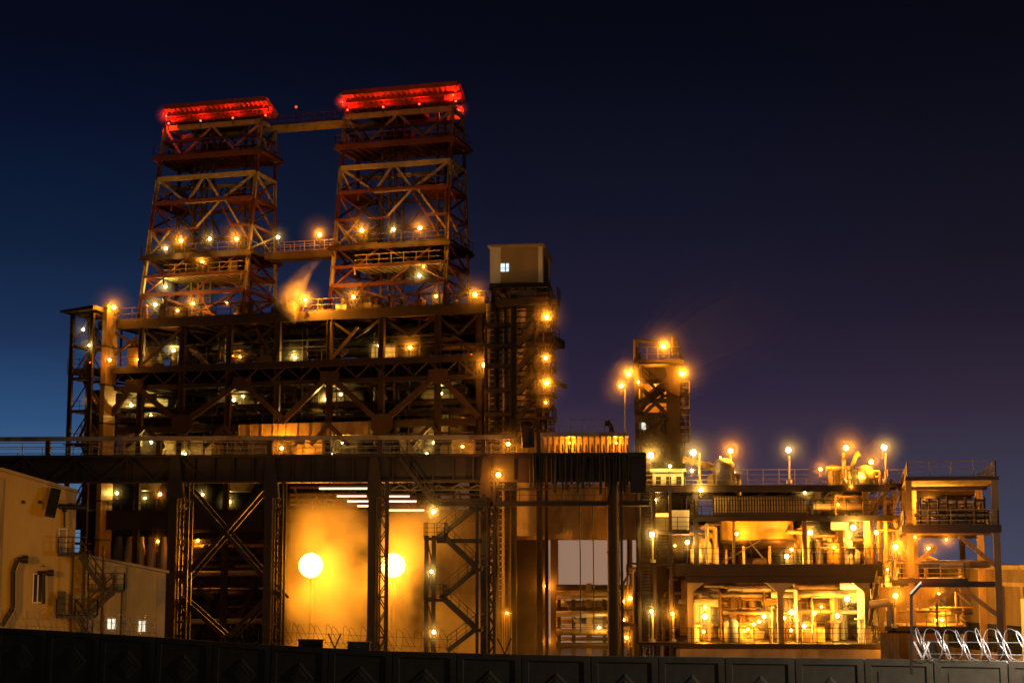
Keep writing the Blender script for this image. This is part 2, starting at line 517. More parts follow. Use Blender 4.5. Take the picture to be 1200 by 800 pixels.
mb = MB(); mb.hexa([M.w(tx[0] - 1, -4.6, ztop + .1), M.w(tx[1] + .6, -4.6, ztop + .3), M.w(tx[1] + .6, 1, ztop + .3), M.w(tx[0] - 1, 1, ztop + .1),
                    M.w(tx[0] - 1, -4.6, ztop + .3), M.w(tx[1] + .6, -4.6, ztop + .75), M.w(tx[1] + .6, 1, ztop + .75), M.w(tx[0] - 1, 1, ztop + .3)])
mb.build('roof', M_dark, st)

# ------------------------------------------------------------------ hoist towers
Y0 = 4.0
def lerp(a, b, t): return a + (b - a) * t
def hoist_tower(label, base, top, roof, back):
    (x1, y1), (x2, y2) = base
    (x3, y3), (x4, y4) = top
    yt, yb = 5.0, 8.8
    fl0, fr0 = M.p(x1, y1, Y0), M.p(x2, y2, Y0)
    fl1, fr1 = M.p(x3, y3, Y0 + yt), M.p(x4, y4, Y0 + yt)
    zt = (fl1.z + fr1.z) / 2
    fl0.z = fr0.z = ZR; fl1.z = fr1.z = zt
    bl0, br0, bl1, br1 = fl0 + ey * yb, fr0 + ey * yb, fl1 + ey * (yb - yt), fr1 + ey * (yb - yt)
    t = thing('hoist_tower', label, 'steel tower', (fl0 + br0) / 2)
    def F(s, u): return lerp(lerp(fl0, fr0, s), lerp(fl1, fr1, s), u)       # front face
    def K(s, u): return lerp(lerp(bl0, br0, s), lerp(bl1, br1, s), u)       # back face
    def Sd(s, u, q): return lerp(F(q, u), K(q, u), s)                       # side faces
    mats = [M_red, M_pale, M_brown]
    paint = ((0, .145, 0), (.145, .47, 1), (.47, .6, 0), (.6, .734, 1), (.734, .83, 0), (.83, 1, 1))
    for f, q in ((F, 0), (F, 1), (K, 0), (K, 1)):
        mb = MB()
        for a, b, c in paint:
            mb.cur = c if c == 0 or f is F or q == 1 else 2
            mb.ibeam(f(q, a), f(q, b), .38 if f is F else .3, .36, ey)
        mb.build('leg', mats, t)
    # ring beams
    for u, c, w in ((.145, 0, .4), (.235, 0, .3), (.336, 2, .5), (.47, 0, .3), (.61, 0, .35), (.734, 1, .55), (.845, 2, .5), (.93, 2, .3), (1, 1, .62)):
        mb = MB()
        mb.cur = c
        if u not in (.47,): mb.beam(F(0, u), F(1, u), w, .35, ey)
        else:
            mb.beam(F(0, u), F(.2, u), w, .3, ey); mb.beam(F(.8, u), F(1, u), w, .3, ey)
        mb.beam(K(0, u), K(1, u), w * .8, .3, ey)
        for q in (0, 1): mb.beam(Sd(0, u, q), Sd(1, u, q), w * .8, .3)
        mb.build('ring_beam', mats, t)
    # bracing of the faces
    def face(f, lst, w, nm='face_bracing'):
        mb = MB()
        for s1, u1, s2, u2, c in lst:
            mb.cur = c; mb.beam(f(s1, u1), f(s2, u2), w, w * .8, ey)
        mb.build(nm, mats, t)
    top_ = [(.03, .985, .2, .86, 1), (.48, .985, .24, .86, 1), (.52, .985, .76, .86, 1), (.98, .985, .76, .88, 1),
            (.03, .725, .33, .6, 1), (.47, .73, .33, .6, 1), (.5, .73, .68, .6, 1), (.97, .725, .66, .6, 1), (.33, .6, .98, .61, 1)]
    low = [(.66, .6, .46, .475, 1), (.34, .59, .46, .475, 2), (.3, .47, .48, .47, 0), (.66, .6, .93, .36, 0), (.72, .6, .98, .40, 1),
           (.02, .45, .2, .35, 1), (.2, .47, .04, .35, 1), (.0, .6, .2, .52, 0), (.02, .145, .42, .33, 0), (.5, .145, .9, .33, 0), (.42, .33, .98, .15, 0), (.02, .33, .22, .24, 2),
           (.03, .01, .3, .14, 0), (.25, .12, .9, .0, 0), (.35, .0, .95, .14, 0), (.55, .145, .75, .0, 0), (.0, .14, .3, .0, 2)]
    for l_, a_ in ((top_[:4], .26), (top_[4:], .26), (low, .2)): face(F, l_, a_)
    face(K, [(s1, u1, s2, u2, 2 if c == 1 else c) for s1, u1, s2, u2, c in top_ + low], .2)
    for q in (0, 1):
        face(lambda s, u: Sd(s, u, q), [(0, .985, .5, .87, 1), (1, .985, .5, .87, 1), (0, .73, 1, .61, 1), (1, .73, 0, .61, 0), (0, .6, 1, .48, 0), (1, .6, 0, .48, 2),
             (0, .47, 1, .34, 1), (1, .46, 0, .35, 1), (0, .33, 1, .235, 0), (1, .33, 0, .235, 0), (0, .23, 1, .145, 0), (0, .14, 1, .01, 0), (1, .14, 0, .01, 2)], .22, 'side_bracing')
    # inner hoist guides and ladder shaft
    for s in (.3, .42, .8):
        mb = MB()
        for off in (0, .9):
            a, b = lerp(F(s, 0), K(s, 0), .6) + M.ex * off, lerp(F(s, .99), K(s, .99), .5) + M.ex * off
            b.x, b.y = a.x, a.y
            mb.beam(a, b, .26, .3, ey)
        n = 26
        for i in range(n):
            mb.beam(lerp(a, b, i / n) - M.ex * .9, lerp(a, b, i / n), .09)
        mb.build('hoist_guide', M_brown, t)
    mb = MB()                                                    # zigzag stairs up inside the left side
    us = [.02, .085, .15, .215, .28, .345, .41, .48, .55, .62, .69, .76, .83]
    for i, (u0, u1) in enumerate(zip(us, us[1:])):
        a, b = lerp(F(.1, u0), K(.1, u0), .55), lerp(F(.27, u1), K(.27, u1), .55)
        if i % 2: a, b = lerp(F(.27, u0), K(.27, u0), .65), lerp(F(.1, u1), K(.1, u1), .65)
        mb.flight(a, b, .8, ey, .3, .2); mb.rail([a, b], 1, 1.5, .05, 1)
    mb.build('stair', M_brown, t)
    # platforms
    def platform(u, out, th, s0=0., s1=1., m=M_red, rail=True):
        mb = MB()
        a, b, c, d = F(s0, u) - ey * out - M.ex * out, F(s1, u) - ey * out + M.ex * out, K(s1, u) + ey * out + M.ex * out, K(s0, u) + ey * out - M.ex * out
        mb.hexa([q - ZUP * .1 for q in (a, b, c, d)] + [q + ZUP * .05 for q in (a, b, c, d)])
        for x, y in ((a, b), (b, c), (c, d), (d, a)):
            mb.beam(x - ZUP * th / 2, y - ZUP * th / 2, th, .15)
        n = 14
        for i in range(n + 1):
            x, y = lerp(a, b, i / n), lerp(d, c, i / n)
            mb.beam(x - ZUP * .25, y - ZUP * .25, .3, .12)
        for i in range(3):                                       # raking brackets to the legs
            for q, (e, f) in ((s0, (a, d)), (s1, (b, c))):
                pass
        mb.beam(a, F(s0, u - .045), .16); mb.beam(b, F(s1, u - .045), .16); mb.beam(c, K(s1, u - .045), .16)
        p = mb.build('platform', m, t)
        if rail:
            mb = MB(); mb.rail([d, a, b, c], 1.15, 1.4, .06); mb.build('handrail', m, p)
    platform(.85, .65, .6)
    platform(.61, .05, .25, .75, 1, m=M_red)
    platform(.61, .05, .25, 0, .18, m=M_red)
    platform(.335, .5, .5, m=M_brown)
    platform(.24, .1, .35, .2, .95, m=M_pale)
    mb = MB()                                                    # machinery and cabinets on the lower platforms
    for s, u, w, h in ((.12, .336, 1.2, 2.2), (.25, .336, .8, 1.6), (.8, .336, 1.4, 1.4), (.3, .24, 2, 1.2), (.7, .24, 1.2, 1.8), (.15, .0, 1.6, 2.4), (.8, .0, 1.6, 2.6), (.35, .84, 3, 2), (.62, .61, 2, 1.6)):
        c = lerp(F(s, u), K(s, u), .4)
        x, y = (c - M.O).dot(M.ex), (c - M.O).dot(M.ey)
        mb = MB(); mb.slab(M, x, x + w, y, y + 1.4, c.z, c.z + h)
        mb.slab(M, x + .1, x + .5, y - .06, y - .003, c.z + .2, c.z + h * .7); mb.build('winch_housing', M_brown, t)
    # sheave roof: flat canopy over the head, ribs and trusses below it
    (rx1, ry1), (rx2, ry2) = roof
    a, b = M.p(rx1, ry1, Y0 + yt - 3), M.p(rx2, ry2, Y0 + yt - 3)
    zr = (a.z + b.z) / 2
    a.z = b.z = zr
    d, c = M.p(*back[0], Y0 + yt + .6), M.p(*back[1], Y0 + yt + .6)
    d.z = c.z = (c.z + d.z) / 2
    mb = MB(); mb.hexa([q for q in (a, b, c, d)] + [q + ZUP * .25 for q in (a, b, c, d)])
    n = 22
    for i in range(n + 1):
        mb.beam(lerp(a, b, i / n) - ZUP * .12, lerp(d, c, i / n) - ZUP * .12, .22, .1)
    for e, f in ((a, b), (b, c), (c, d), (d, a)):
        mb.beam(e + ZUP * .05, f + ZUP * .05, .55, .12)
    for q in (.3, .62):
        mb.beam(lerp(a, d, q) - ZUP * .3, lerp(b, c, q) - ZUP * .3, .4, .25)
    rf = mb.build('canopy_roof', M_hood, t)
    mb = MB()
    for i in range(9):
        e, f = lerp(F(0, 1), F(1, 1), i / 8), lerp(a, b, .06 + .88 * i / 8) + ey * 3
        mb.beam(e, V((e.x, e.y, d.z)), .2)
        if i < 8:
            g = lerp(F(0, 1), F(1, 1), (i + 1) / 8)
            lo, hi = (e, V((g.x, g.y, d.z - .1))) if i % 2 else (g, V((e.x, e.y, d.z - .1)))
            mb.beam(lo, hi, .14)
        k0 = lerp(K(0, 1), K(1, 1), i / 8)
        mb.beam(k0, V((k0.x, k0.y, d.z)), .16)
    for q in (0, 1):
        mb.beam(lerp(a, b, q) , F(q, 1), .18)
    mb.build('sheave_frame', M_red, rf)
    mb = MB(); mb.slab(M, *(lambda x: (x + 2.5, x + 9))((fl1 - M.O).dot(M.ex)), (fl1 - M.O).dot(ey) + 1.2, (fl1 - M.O).dot(ey) + 3.2, zt, zt + 1.0)
    mb.build('sheave_block', M_red, rf)
    mb = MB(); mb.rail([K(0, 1), F(0, 1), F(1, 1), K(1, 1)], 1.1, 1.5, .06); mb.build('handrail', M_red, t)
    return t, (a, b, c, d)
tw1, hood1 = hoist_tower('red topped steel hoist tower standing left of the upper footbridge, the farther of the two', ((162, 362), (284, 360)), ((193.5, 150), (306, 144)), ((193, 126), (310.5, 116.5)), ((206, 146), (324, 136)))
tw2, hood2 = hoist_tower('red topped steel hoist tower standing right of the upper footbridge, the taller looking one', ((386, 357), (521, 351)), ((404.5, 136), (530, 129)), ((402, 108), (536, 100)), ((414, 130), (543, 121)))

# footbridges between the towers
def bridge(label, a, b, y, th, w, m):
    p, q = M.p(*a, y), M.p(*b, y)
    p.z = q.z = (p.z + q.z) / 2
    t = thing('footbridge', label, 'footbridge', p)
    mb = MB(); mb.beam(p - ZUP * th / 2, q - ZUP * th / 2, th, .2, ey); mb.beam(p - ZUP * th / 2 + ey * w, q - ZUP * th / 2 + ey * w, th, .2, ey)
    mb.hexa([p - ZUP * .12, q - ZUP * .12, q + ey * w - ZUP * .12, p + ey * w - ZUP * .12, p, q, q + ey * w, p + ey * w])
    d = mb.build('deck', m, t)
    mb = MB(); mb.rail([p, q], 1.15, 1.3, .06); mb.rail([p + ey * w, q + ey * w], 1.15, 1.3, .06); mb.build('handrail', M_red if m is M_pale else M_pale, t)
    return t
ub = bridge('high narrow footbridge joining the two red tower tops', (319, 148), (405, 140), Y0 + 7, .5, 1.4, M_pale)
lb = bridge('lower footbridge with pale railing joining the two towers at lamp level', (310, 297), (392, 292), Y0 + 4, .8, 1.6, M_brown)
# ------------------------------------------------------------------ lift tower with the machine room on top
el = thing('lift_tower', 'tall lift tower with a boxy beige machine room and one small lit window on top', 'lift tower', E.ground(610, 4))
ex_, eyE = E.ex, E.ey
def ez(px, py, y=0): return E.loc(px, py, y)
x0, zt = ez(575, 290); x1, zb_ = ez(635, 331); DE = 8.5
mb = MB(); mb.slab(E, x0, x1, 0, DE, zb_, zt); mr = mb.build('machine_room', M_house, el)
mb = MB(); mb.slab(E, x0 - .25, x1 + .25, -.25, DE + .25, zt, zt + .22); mb.build('roof', M_pale, mr)
mb = MB()
for xa, xb in ((x0 - .06, x0 + 1.0), (x1 - .35, x1 + .06)):
    mb.slab(E, xa, xb, -.06, 0.0 - .003, zb_, zt - .02)
mb.slab(E, x1 + .003, x1 + .06, 0, .9, zb_, zt - .02); mb.slab(E, x1 + .003, x1 + .06, DE - 2.0, DE, zb_, zt - .02)
mb.build('corner_trim', M_white, mr)
wx0, wz1 = ez(586.3, 309); wx1, wz0 = ez(596.2, 318)
mb = MB(); mb.slab(E, wx0, wx1, -.05, -.003, wz0, wz1); w_ = mb.build('window', E_cold, mr)
mb = MB(); xm = wx0 + (wx1 - wx0) * .62
mb.slab(E, xm - .05, xm + .05, -.09, -.052, wz0, wz1); mb.slab(E, wx0, wx1, -.085, -.052, wz0 + .28, wz0 + .33)
mb.build('sash', M_house, w_)
mb = MB(); mb.slab(E, x1 - .9 + .91, x1 + .08, 2.2, 5.2, zb_ + .2, zt - .6); mb.build('louvre', M_brown, mr)
cx0, cz1 = ez(597, 331); cx1, cz0 = ez(634, 349)
mb = MB(); mb.slab(E, cx0, cx1 - .1, .6, DE - .5, cz0, zb_ - .35)
for i in range(4): mb.slab(E, cx0, cx1 - .1, .5, .59, cz0 + .35 * i, cz0 + .35 * i + .08)
mb.build('collar', M_house, el)
mb = MB(); mb.slab(E, x0 - .1, x1 + .1, -.2, DE, zb_ - .35, zb_ - .02)
for i in range(7):
    x = x0 + (x1 - x0) * i / 6; mb.beam(E.w(x, 0, zb_ - .5), E.w(x, DE, zb_ - .5), .35, .2)
mb.build('floor_frame', M_dark, el)
px0, pz = ez(583, 351); px1, _ = ez(641, 351)
mb = MB(); mb.slab(E, px0, px1 + .3, -1.4, DE, pz - .8, pz - .2); pf = mb.build('platform', M_dark, el)
mb = MB(); mb.rail([E.w(px0, -1.4, pz - .2), E.w(px1 + .3, -1.4, pz - .2), E.w(px1 + .3, DE, pz - .2)], 1.1, 1.2, .07); mb.build('handrail', M_brown, pf)
rx0, _ = ez(640, 350); rx1, rz = ez(652, 349)
mb = MB(); mb.slab(E, rx0, rx1, 1, 4, rz - .5, rz); mb.beam(E.w(rx0, 2, rz - 2), E.w(rx1, 2, rz - .3), .25); sp = mb.build('side_platform', M_brown, el)
mb = MB(); mb.rail([E.w(rx0, 1, rz), E.w(rx1, 1, rz), E.w(rx1, 4, rz)], 1.2, 1, .07); mb.beam(E.w(rx1 - .2, 1.5, rz), E.w(rx1 - 1.1, 1.5, rz + 2.2), .18); mb.build('handrail', M_brown, sp)
for xx in (x0 + .3, x1 - .3):
    for yy in (.3, DE - .3):
        mb = MB(); mb.ibeam(E.w(xx, yy, pz - .5), E.w(xx, yy, zb_ - .3), .5, .45, eyE); mb.build('strut', M_brown, el)
# clad shaft
sx0, sz1 = ez(604, 357); sx1, _ = ez(634, 357); sz0 = ez(604, 505)[1]
mb = MB(); mb.slab(E, sx0, sx1, .8, DE - 1, sz0 - 10, sz1); sh = mb.build('shaft', M_hclad, el)
mb = MB()
for i in range(22):
    z = sz0 + (sz1 - sz0) * i / 21
    mb.slab(E, sx0 - .05, sx1 + .05, .66, .8 - .003, z, z + .14)
mb.build('girt', M_brown, sh)
for p_ in (603, 632.5, 640.5):
    mb = MB(); xx, zz = ez(p_, 346); mb.ibeam(E.w(xx, -.6, 0), E.w(xx, -.6, zz), .55 if p_ < 640 else .3, .5, eyE); mb.build('post', M_brown if p_ != 603 else M_dark, el)
lv = [372, 397, 430, 452, 466, 488, 508]
ys = [375, 404, 432, 461, 490, 518]
for i, (ya, yb) in enumerate(zip(ys, ys[1:])):
    mb = MB(); a, b = E.p(631, ya, -1.5), E.p(606, yb, -1.5)
    mb.flight(b, a, 1.0, eyE, .3, .45); mb.rail([b, a], 1.05, 1.2, .07); mb.build('flight', M_dark, el)
    for z_, p0, p1 in ((ya, 628, 648), (yb - 14, 632, 646)):
        mb = MB(); xa, zz = ez(p0, z_, -1); xb, _ = ez(p1, z_, -1)
        mb.slab(E, xa, xb, -1.8, 2.5, zz - .15, zz)
        mb.beam(E.w(xb - .1, -1.0, zz - .1), E.w(xa + .8, -1.0, zz - 1.4), .15)
        l_ = mb.build('landing', M_brown, el)
        mb = MB(); mb.rail([E.w(xa, -1.8, zz), E.w(xb, -1.8, zz), E.w(xb, 2.5, zz)], 1.15, 1.0, .07); mb.build('handrail', M_brown, l_)
# bundle of vertical ducts and cable ladders on its left
for k, (p_, r, m_, yt) in enumerate(((577, .3, M_brown, 350), (581, .12, M_brown, 346), (585.5, .35, M_dark, 352), (590, .14, M_pipe, 360), (593.5, .3, M_brown, 356), (598, .42, M_tank, 362), (588, .1, M_grey, 350), (600.5, .2, M_brown, 370), (573.5, .32, M_tank, 356), (570, .2, M_brown, 375))):
    xx, zz = ez(p_, yt, 1.5); mb = MB()
    mb.tube(E.w(xx, random.uniform(.2, 3), 0), E.w(xx, 1.5, zz), r, 10); mb.build('riser_duct', m_, el)
mb = MB()
for i in range(50):
    zz = 8 + i * .56
    for xa, xb in ((575, 579), (586, 592)):
        p_, q_ = ez(xa, 450, 1)[0], ez(xb, 450, 1)[0]
        mb.beam(E.w(p_, .9, zz), E.w(q_, .9, zz), .1)
mb.build('cable_ladder', M_grey, el)
for yy in (380, 404, 428, 456, 484, 508):
    mb = MB(); xa, zz = ez(569, yy, .5); xb, _ = ez(604, yy, .5)
    mb.slab(E, xa, xb, -.2, 5, zz - .3, zz); mb.rail([E.w(xa, -.2, zz), E.w(xb, -.2, zz)], 1.1, 1.1, .06); mb.build('landing', M_dark, el)

# ------------------------------------------------------------------ small lattice tower on the right
rt = thing('conveyor_head_tower', 'ochre clad lattice tower with a bent pipe frame and three amber lamps on top', 'tower', H.ground(765, 3))
def hz(px, py, y=0): return H.loc(px, py, y)
DH = 7.0
hx0, hzt = hz(746, 424); hx1, _ = hz(797, 424); hb = 4
for pa, pb, yt in ((743.5, 748.5, 420), (780.5, 796.5, 430)):
    xa, z = hz(pa, yt); xb, _ = hz(pb, yt); mb = MB(); mb.slab(H, xa, xb, -.4, 1.2 if pa < 760 else 2.2, hb, z); mb.build('column', M_brown, rt)
for pa in (748, 795):
    xa, z = hz(pa, 424, 0); mb = MB(); mb.slab(H, xa - .3, xa + .3, DH - .6, DH, hb, z); mb.build('column', M_brown, rt)
mb = MB(); xa, z = hz(748.5, 430); xb, z2 = hz(780.5, 448)
mb.slab(H, xa, xb, .3, .6, z2, z); mb.build('cladding', M_amber, rt)
mb = MB(); _, z3 = hz(750, 486); mb.slab(H, xa, xb, 1.0, 1.3, hb, z3); mb.build('cladding', M_amber, rt)
mb = MB(); mb.slab(H, xa, xb, DH - 1, DH - .7, hb, z); mb.build('cladding', M_amber, rt)
wx, wz = hz(752, 503, .9); wx2, wz2 = hz(756.5, 495, .9)
mb = MB(); mb.slab(H, wx, wx2, .9, .99, wz, wz2); mb.build('window', E_win, rt)
for yy in (424, 447, 470, 486, 516, 540, 556):
    mb = MB(); _, z = hz(750, yy); mb.slab(H, hx0, hx1, -.25, .2, z - .2, z + .2); mb.slab(H, hx0, hx1, DH - .3, DH - .002, z - .2, z + .2)
    for xx in (hx0 + .2, hx1 - .2): mb.beam(H.w(xx, 0, z), H.w(xx, DH - .3, z), .3)
    mb.build('ring_beam', M_brown, rt)
for a, b in (((749, 482), (784, 441)), ((749, 452), (780, 484)), ((749, 486), (781, 515)), ((781, 488), (749, 515)), ((749, 540), (780, 518)), ((781, 452), (752, 470))):
    mb = MB(); mb.beam(H.p(*a, -.3), H.p(*b, -.3), .4, .25, H.ey); mb.build('brace', M_brown, rt)
for o in (0, .9):
    mb = MB(); a, b = H.p(757, 466 + o * 5, .5 + o), H.p(783, 447 + o * 5, .5 + o); mb.beam(a, b, .55, 1.0, H.ey); mb.build('conveyor_gallery', M_amber, rt)
for a, c in (((752, 486), (778, 463)), ((778, 463), (753, 441)), ((752, 516), (778, 490)), ((778, 545), (752, 518))):
    mb = MB(); a, c = H.p(*a, -1.1), H.p(*c, -1.1); mb.flight(a, c, .8, H.ey, .26, .24); mb.rail([a, c], 1.0, .9, .06); mb.build('stair_flight', M_dark, rt)
for yy, pa, pc in ((486, 744, 756), (463, 774, 783), (517, 745, 756), (490, 774, 783)):
    mb = MB(); x0_, z_ = hz(pa, yy, -1.1); x1_, _ = hz(pc, yy, -1.1); mb.slab(H, x0_, x1_, -1.5, -.3, z_ - .12, z_); mb.rail([H.w(x0_, -1.5, z_), H.w(x1_, -1.5, z_)], 1.0, .8, .06); mb.build('landing', M_dark, rt)
tz = hzt
mb = MB(); mb.slab(H, hx0 - .3, hx1 + .3, -.5, DH + .3, tz - .15, tz + .1); tp = mb.build('roof_deck', M_brown, rt)
mb = MB(); mb.rail([H.w(hx0, DH, tz), H.w(hx0, -.4, tz), H.w(hx1, -.4, tz), H.w(hx1, DH, tz)], 1.3, 1.1, .08); mb.build('handrail', M_brown, tp)
mb = MB(); mb.tube(H.p(745, 424, 1), H.p(745, 398, 1), .22); mb.tube(H.p(745, 398, 1), H.p(772, 402, 1), .2); mb.tube(H.p(745, 404, 1), H.p(748, 399, 1), .12); mb.build('pipe_frame', M_pale, rt)
mb = MB(); a = H.p(788, 416, 1)
mb.rail([a, H.p(793, 418, 3)], 1.6, .7, .14); mb.build('vent_stack', M_pale, rt)
lx, _ = hz(806, 480, 1.5)
mb = MB(); z0 = hz(806, 516, 1.5)[1]; z1 = hz(806, 446, 1.5)[1]
mb.beam(H.w(lx, 1.5, z0), H.w(lx, 1.5, z1), .2); mb.beam(H.w(lx - .7, 1.5, z0), H.w(lx - .7, 1.5, z1), .12)
i = 0
while z0 + i * .4 < z1: mb.beam(H.w(lx - .7, 1.5, z0 + i * .4), H.w(lx, 1.5, z0 + i * .4), .07); i += 1
mb.build('ladder', M_brown, rt)
for yy in (462, 478, 501, 516):
    mb = MB(); xa, z = hz(797, yy, 1); mb.slab(H, xa, lx + .2, .2, 2.6, z - .12, z)
    mb.rail([H.w(xa, .2, z), H.w(lx + .2, .2, z)], 1.1, 1, .08); mb.build('landing', M_amber, rt)

# ------------------------------------------------------------------ travelling gantry / crane runway in front of the plant
g = thing('crane_runway', 'long dark plate girder runway with walkway on lattice columns crossing in front of the plant', 'gantry', G.ground(440))
def gz(px, py, y=0): return G.loc(px, py, y)
gx0, gt = gz(-60, 534); gx1, _ = gz(757, 534)
_, gb = gz(300, 565.5); gxm, _ = gz(205, 550)
mb = MB(); mb.slab(G, gx0, gx1, -.6, .6, gt - .22, gt); mb.slab(G, gx0, gx1, -.5, .5, gb, gb + .2)
mb.slab(G, gxm, gx1, -.08, .08, gb + .2, gt - .22)
mb.slab(G, gx0, gxm, .3, .36, gb + .2, gt - .22)
gd = mb.build('girder', M_brown, g)
mb = MB()
x = gxm
while x < gx1:
    mb.slab(G, x, x + .1, -.45, -.083, gb + .2, gt - .22); x += 1.55
mb.build('web_stiffener', M_brown, gd)
mb = MB()
x = gx0; i = 0
h_ = gt - gb
while x < gxm - 1:
    mb.beam(G.w(x, -.35, gb + .2), G.w(x + 2.05, -.35, gt - .2), .14); mb.beam(G.w(x + 4.1, -.35, gb + .2), G.w(x + 2.05, -.35, gt - .2), .14)
    mb.beam(G.w(x + 2.05, -.35, gb), G.w(x + 2.05, -.35, gt), .1); x += 4.1
mb.build('lattice', M_brown, gd)
mb = MB(); mb.slab(G, gx0, gx1, .6, 4.2, gt - .3, gt - .08); wk = mb.build('walkway', M_dark, g)
mb = MB(); xr = gz(602, 520)[0]; mb.rail([G.w(gx0, -.55, gt), G.w(xr, -.55, gt)], .95, 2.0, .05); mb.rail([G.w(gx0, 4.1, gt), G.w(xr, 4.1, gt)], .95, 2.0, .05); mb.build('handrail', M_grey, wk)
_, zt1 = gz(300, 511.5); _, zt0 = gz(300, 516.5)
mb = MB(); mb.slab(G, gx0, gz(603, 514)[0], -.9, -.45, zt0, zt1); cb = mb.build('conductor_beam', M_tank, g)
for p_ in (60, 189, 318.5, 447, 567):
    mb = MB(); xa, _ = gz(p_, 520); mb.slab(G, xa - .17, xa + .17, -.85, -.5, gt, zt0); mb.build('beam_post', M_brown, g)
# lattice columns
def column(pa, pb, ytop=566, solid=.5, lace=True):
    xa, zt = gz(pa, ytop); xb, _ = gz(pb, ytop); w = xb - xa
    mb = MB(); mb.slab(G, xa, xa + w * solid * .8, -.5, .7, -.5, gb)
    mb.slab(G, xa + w * solid, xa + w * solid + .12, -.7, -.5, -.5, gb); mb.slab(G, xb - .14, xb, -.7, -.5, -.5, gb)
    mb.slab(G, xb - .14, xb, .5, .7, -.5, gb); mb.slab(G, xa + w * solid, xa + w * solid + .12, .5, .7, -.5, gb)
    c = mb.build('column', M_brown, g)
    x1_, x2_ = xa + w * solid + .06, xb - .07; st_ = (x2_ - x1_) * 1.7
    for y in (-.6, .6):
        mb = MB(); z = -.5; i = 0
        while z < gb - st_:
            mb.beam(G.w(x1_ if i % 2 else x2_, y, z), G.w(x2_ if i % 2 else x1_, y, z + st_), .09)
            if i % 3 == 0: mb.beam(G.w(x1_, y, z), G.w(x2_, y, z), .12)
            z += st_; i += 1
        mb.build('lacing', M_brown, c)
    mb = MB(); xc = (xa + xb) / 2; _, z0 = gz(pa, 548); zz = gb - .02
    mb.hexa([G.w(xa - .1, -.9, gb - 1.2), G.w(xa + w * .75, -.9, gb - 1.2), G.w(xa + w * .75, -.1, gb - 1.2), G.w(xa - .1, -.1, gb - 1.2),
             G.w(xa + .15, -.75, gt - .23), G.w(xa + w * .5, -.75, gt - .23), G.w(xa + w * .5, -.1, gt - .23), G.w(xa + .15, -.1, gt - .23)])
    mb.build('bearing_bracket', M_brown, c)
for pa, pb in ((200, 225), (312, 334.5), (433, 455), (564, 580.5)):
    column(pa, pb)
xa, _ = gz(718.5, 600); mb = MB(); mb.tube(G.w(xa, 0, -.5), G.w(xa, 0, gb), .48, 14)
for z in (3, 6, 9, 12): mb.tube(G.w(xa, 0, z), G.w(xa, 0, z + .1), .56, 14)
mb.beam(G.w(xa + .62, 0, -.5), G.w(xa + .62, 0, gb), .2); mb.build('column', M_brown, g)
mb = MB()
for a, b in (((214, 567), (330, 700)), ((312, 567), (205, 690)), ((212, 700), (262, 745)), ((312, 700), (268, 745))):
    mb.beam(G.p(*a, .8), G.p(*b, .8), .34, .25, G.ey); a2, b2 = (a[0] + 8, a[1]), (b[0] + 8, b[1]); mb.beam(G.p(*a2, 2.2), G.p(*b2, 2.2), .2, .2, G.ey)
mb.build('cross_brace', M_dark, g)
# lower truss strip and the walkway beam right of the third column
x = gz(455, 570)[0]; xe = gz(752, 570)[0]
mb = MB(); _, za = gz(500, 567); _, zb2 = gz(500, 573)
mb.beam(G.w(x, 1.5, zb2), G.w(xe, 1.5, zb2), .1); i = 0
while x < xe:
    mb.beam(G.w(x, 1.5, za if i % 2 else zb2), G.w(x + .75, 1.5, zb2 if i % 2 else za), .09); x += .75; i += 1
mb.build('lower_truss', M_pale, g)
mb = MB(); xa, z = gz(509, 590, .5); xb, _ = gz(760, 590, .5)
mb.slab(G, xa, xb, .2, 1.4, z - .18, z + .18); wb = mb.build('access_walkway', M_dark, g)
mb = MB(); mb.rail([G.w(xa, .2, z + .15), G.w(xb, .2, z + .15)], 1.0, 1.7, .05); mb.build('handrail', M_brown, wb)
mb = MB(); a, b = G.p(508, 590, -.9), G.p(468, 536, -.9); mb.flight(a, b, .9, G.ey, .25, .3); mb.rail([a, b], 1.0, 1.2, .06); mb.build('access_stair', M_brown, g)
# service platform with festoon cables at the right end
xa, z = gz(604, 531); xb, _ = gz(756, 531)
mb = MB(); mb.slab(G, xa, xb, -1.1, -.62, gt - .35, gt + .03); mb.slab(G, xa, xb, .6, 5, gt + .0, gt + .12); mb.slab(G, gz(738, 540)[0], xb, -1.05, -.12, gz(700, 578)[1], gt - .4); sp = mb.build('service_platform', M_dark, g)
mb = MB()
for i in range(34):
    p_ = 622 + 114 * i / 33 + random.uniform(-1, 1)
    x, _ = gz(p_, 540); L_ = random.uniform(1.9, 3.2)
    mb.tube(G.w(x, -1.25, gt - .2), G.w(x + random.uniform(-.1, .1), -1.25, gt - .2 - L_), random.choice((.05, .08, .12)), 6)
f_ = mb.build('festoon_cables', M_black, sp)
mb = MB(); x0_, za = gz(634, 509, 5); x1_, _ = gz(736, 509, 5)
mb.slab(G, x0_, x1_, 3, 6, za - .3, za); tf = mb.build('trolley_frame', M_tank, sp)
mb = MB(); mb.rail([G.w(x0_ + .6, 3, za), G.w(x0_ + 6, 3, za)], 1.0, .9, .05)
for i in range(15):
    x = x0_ + (x1_ - x0_) * (i + .2) / 15
    mb.beam(G.w(x, 3.2, gt), G.w(x, 3.2, za - .3), .12); mb.tube(G.w(x + .2, 4, gt + .7), G.w(x + .36, 4, gt + .7), .32, 10)
mb.build('trolley_wheels', M_tank, tf)
mb = MB(); x0_, zz = gz(637, 527, 4); mb.slab(G, x0_, x1_, 5.2, 5.4, gt, za - .3); mb.build('back_panel', M_amber, sp)
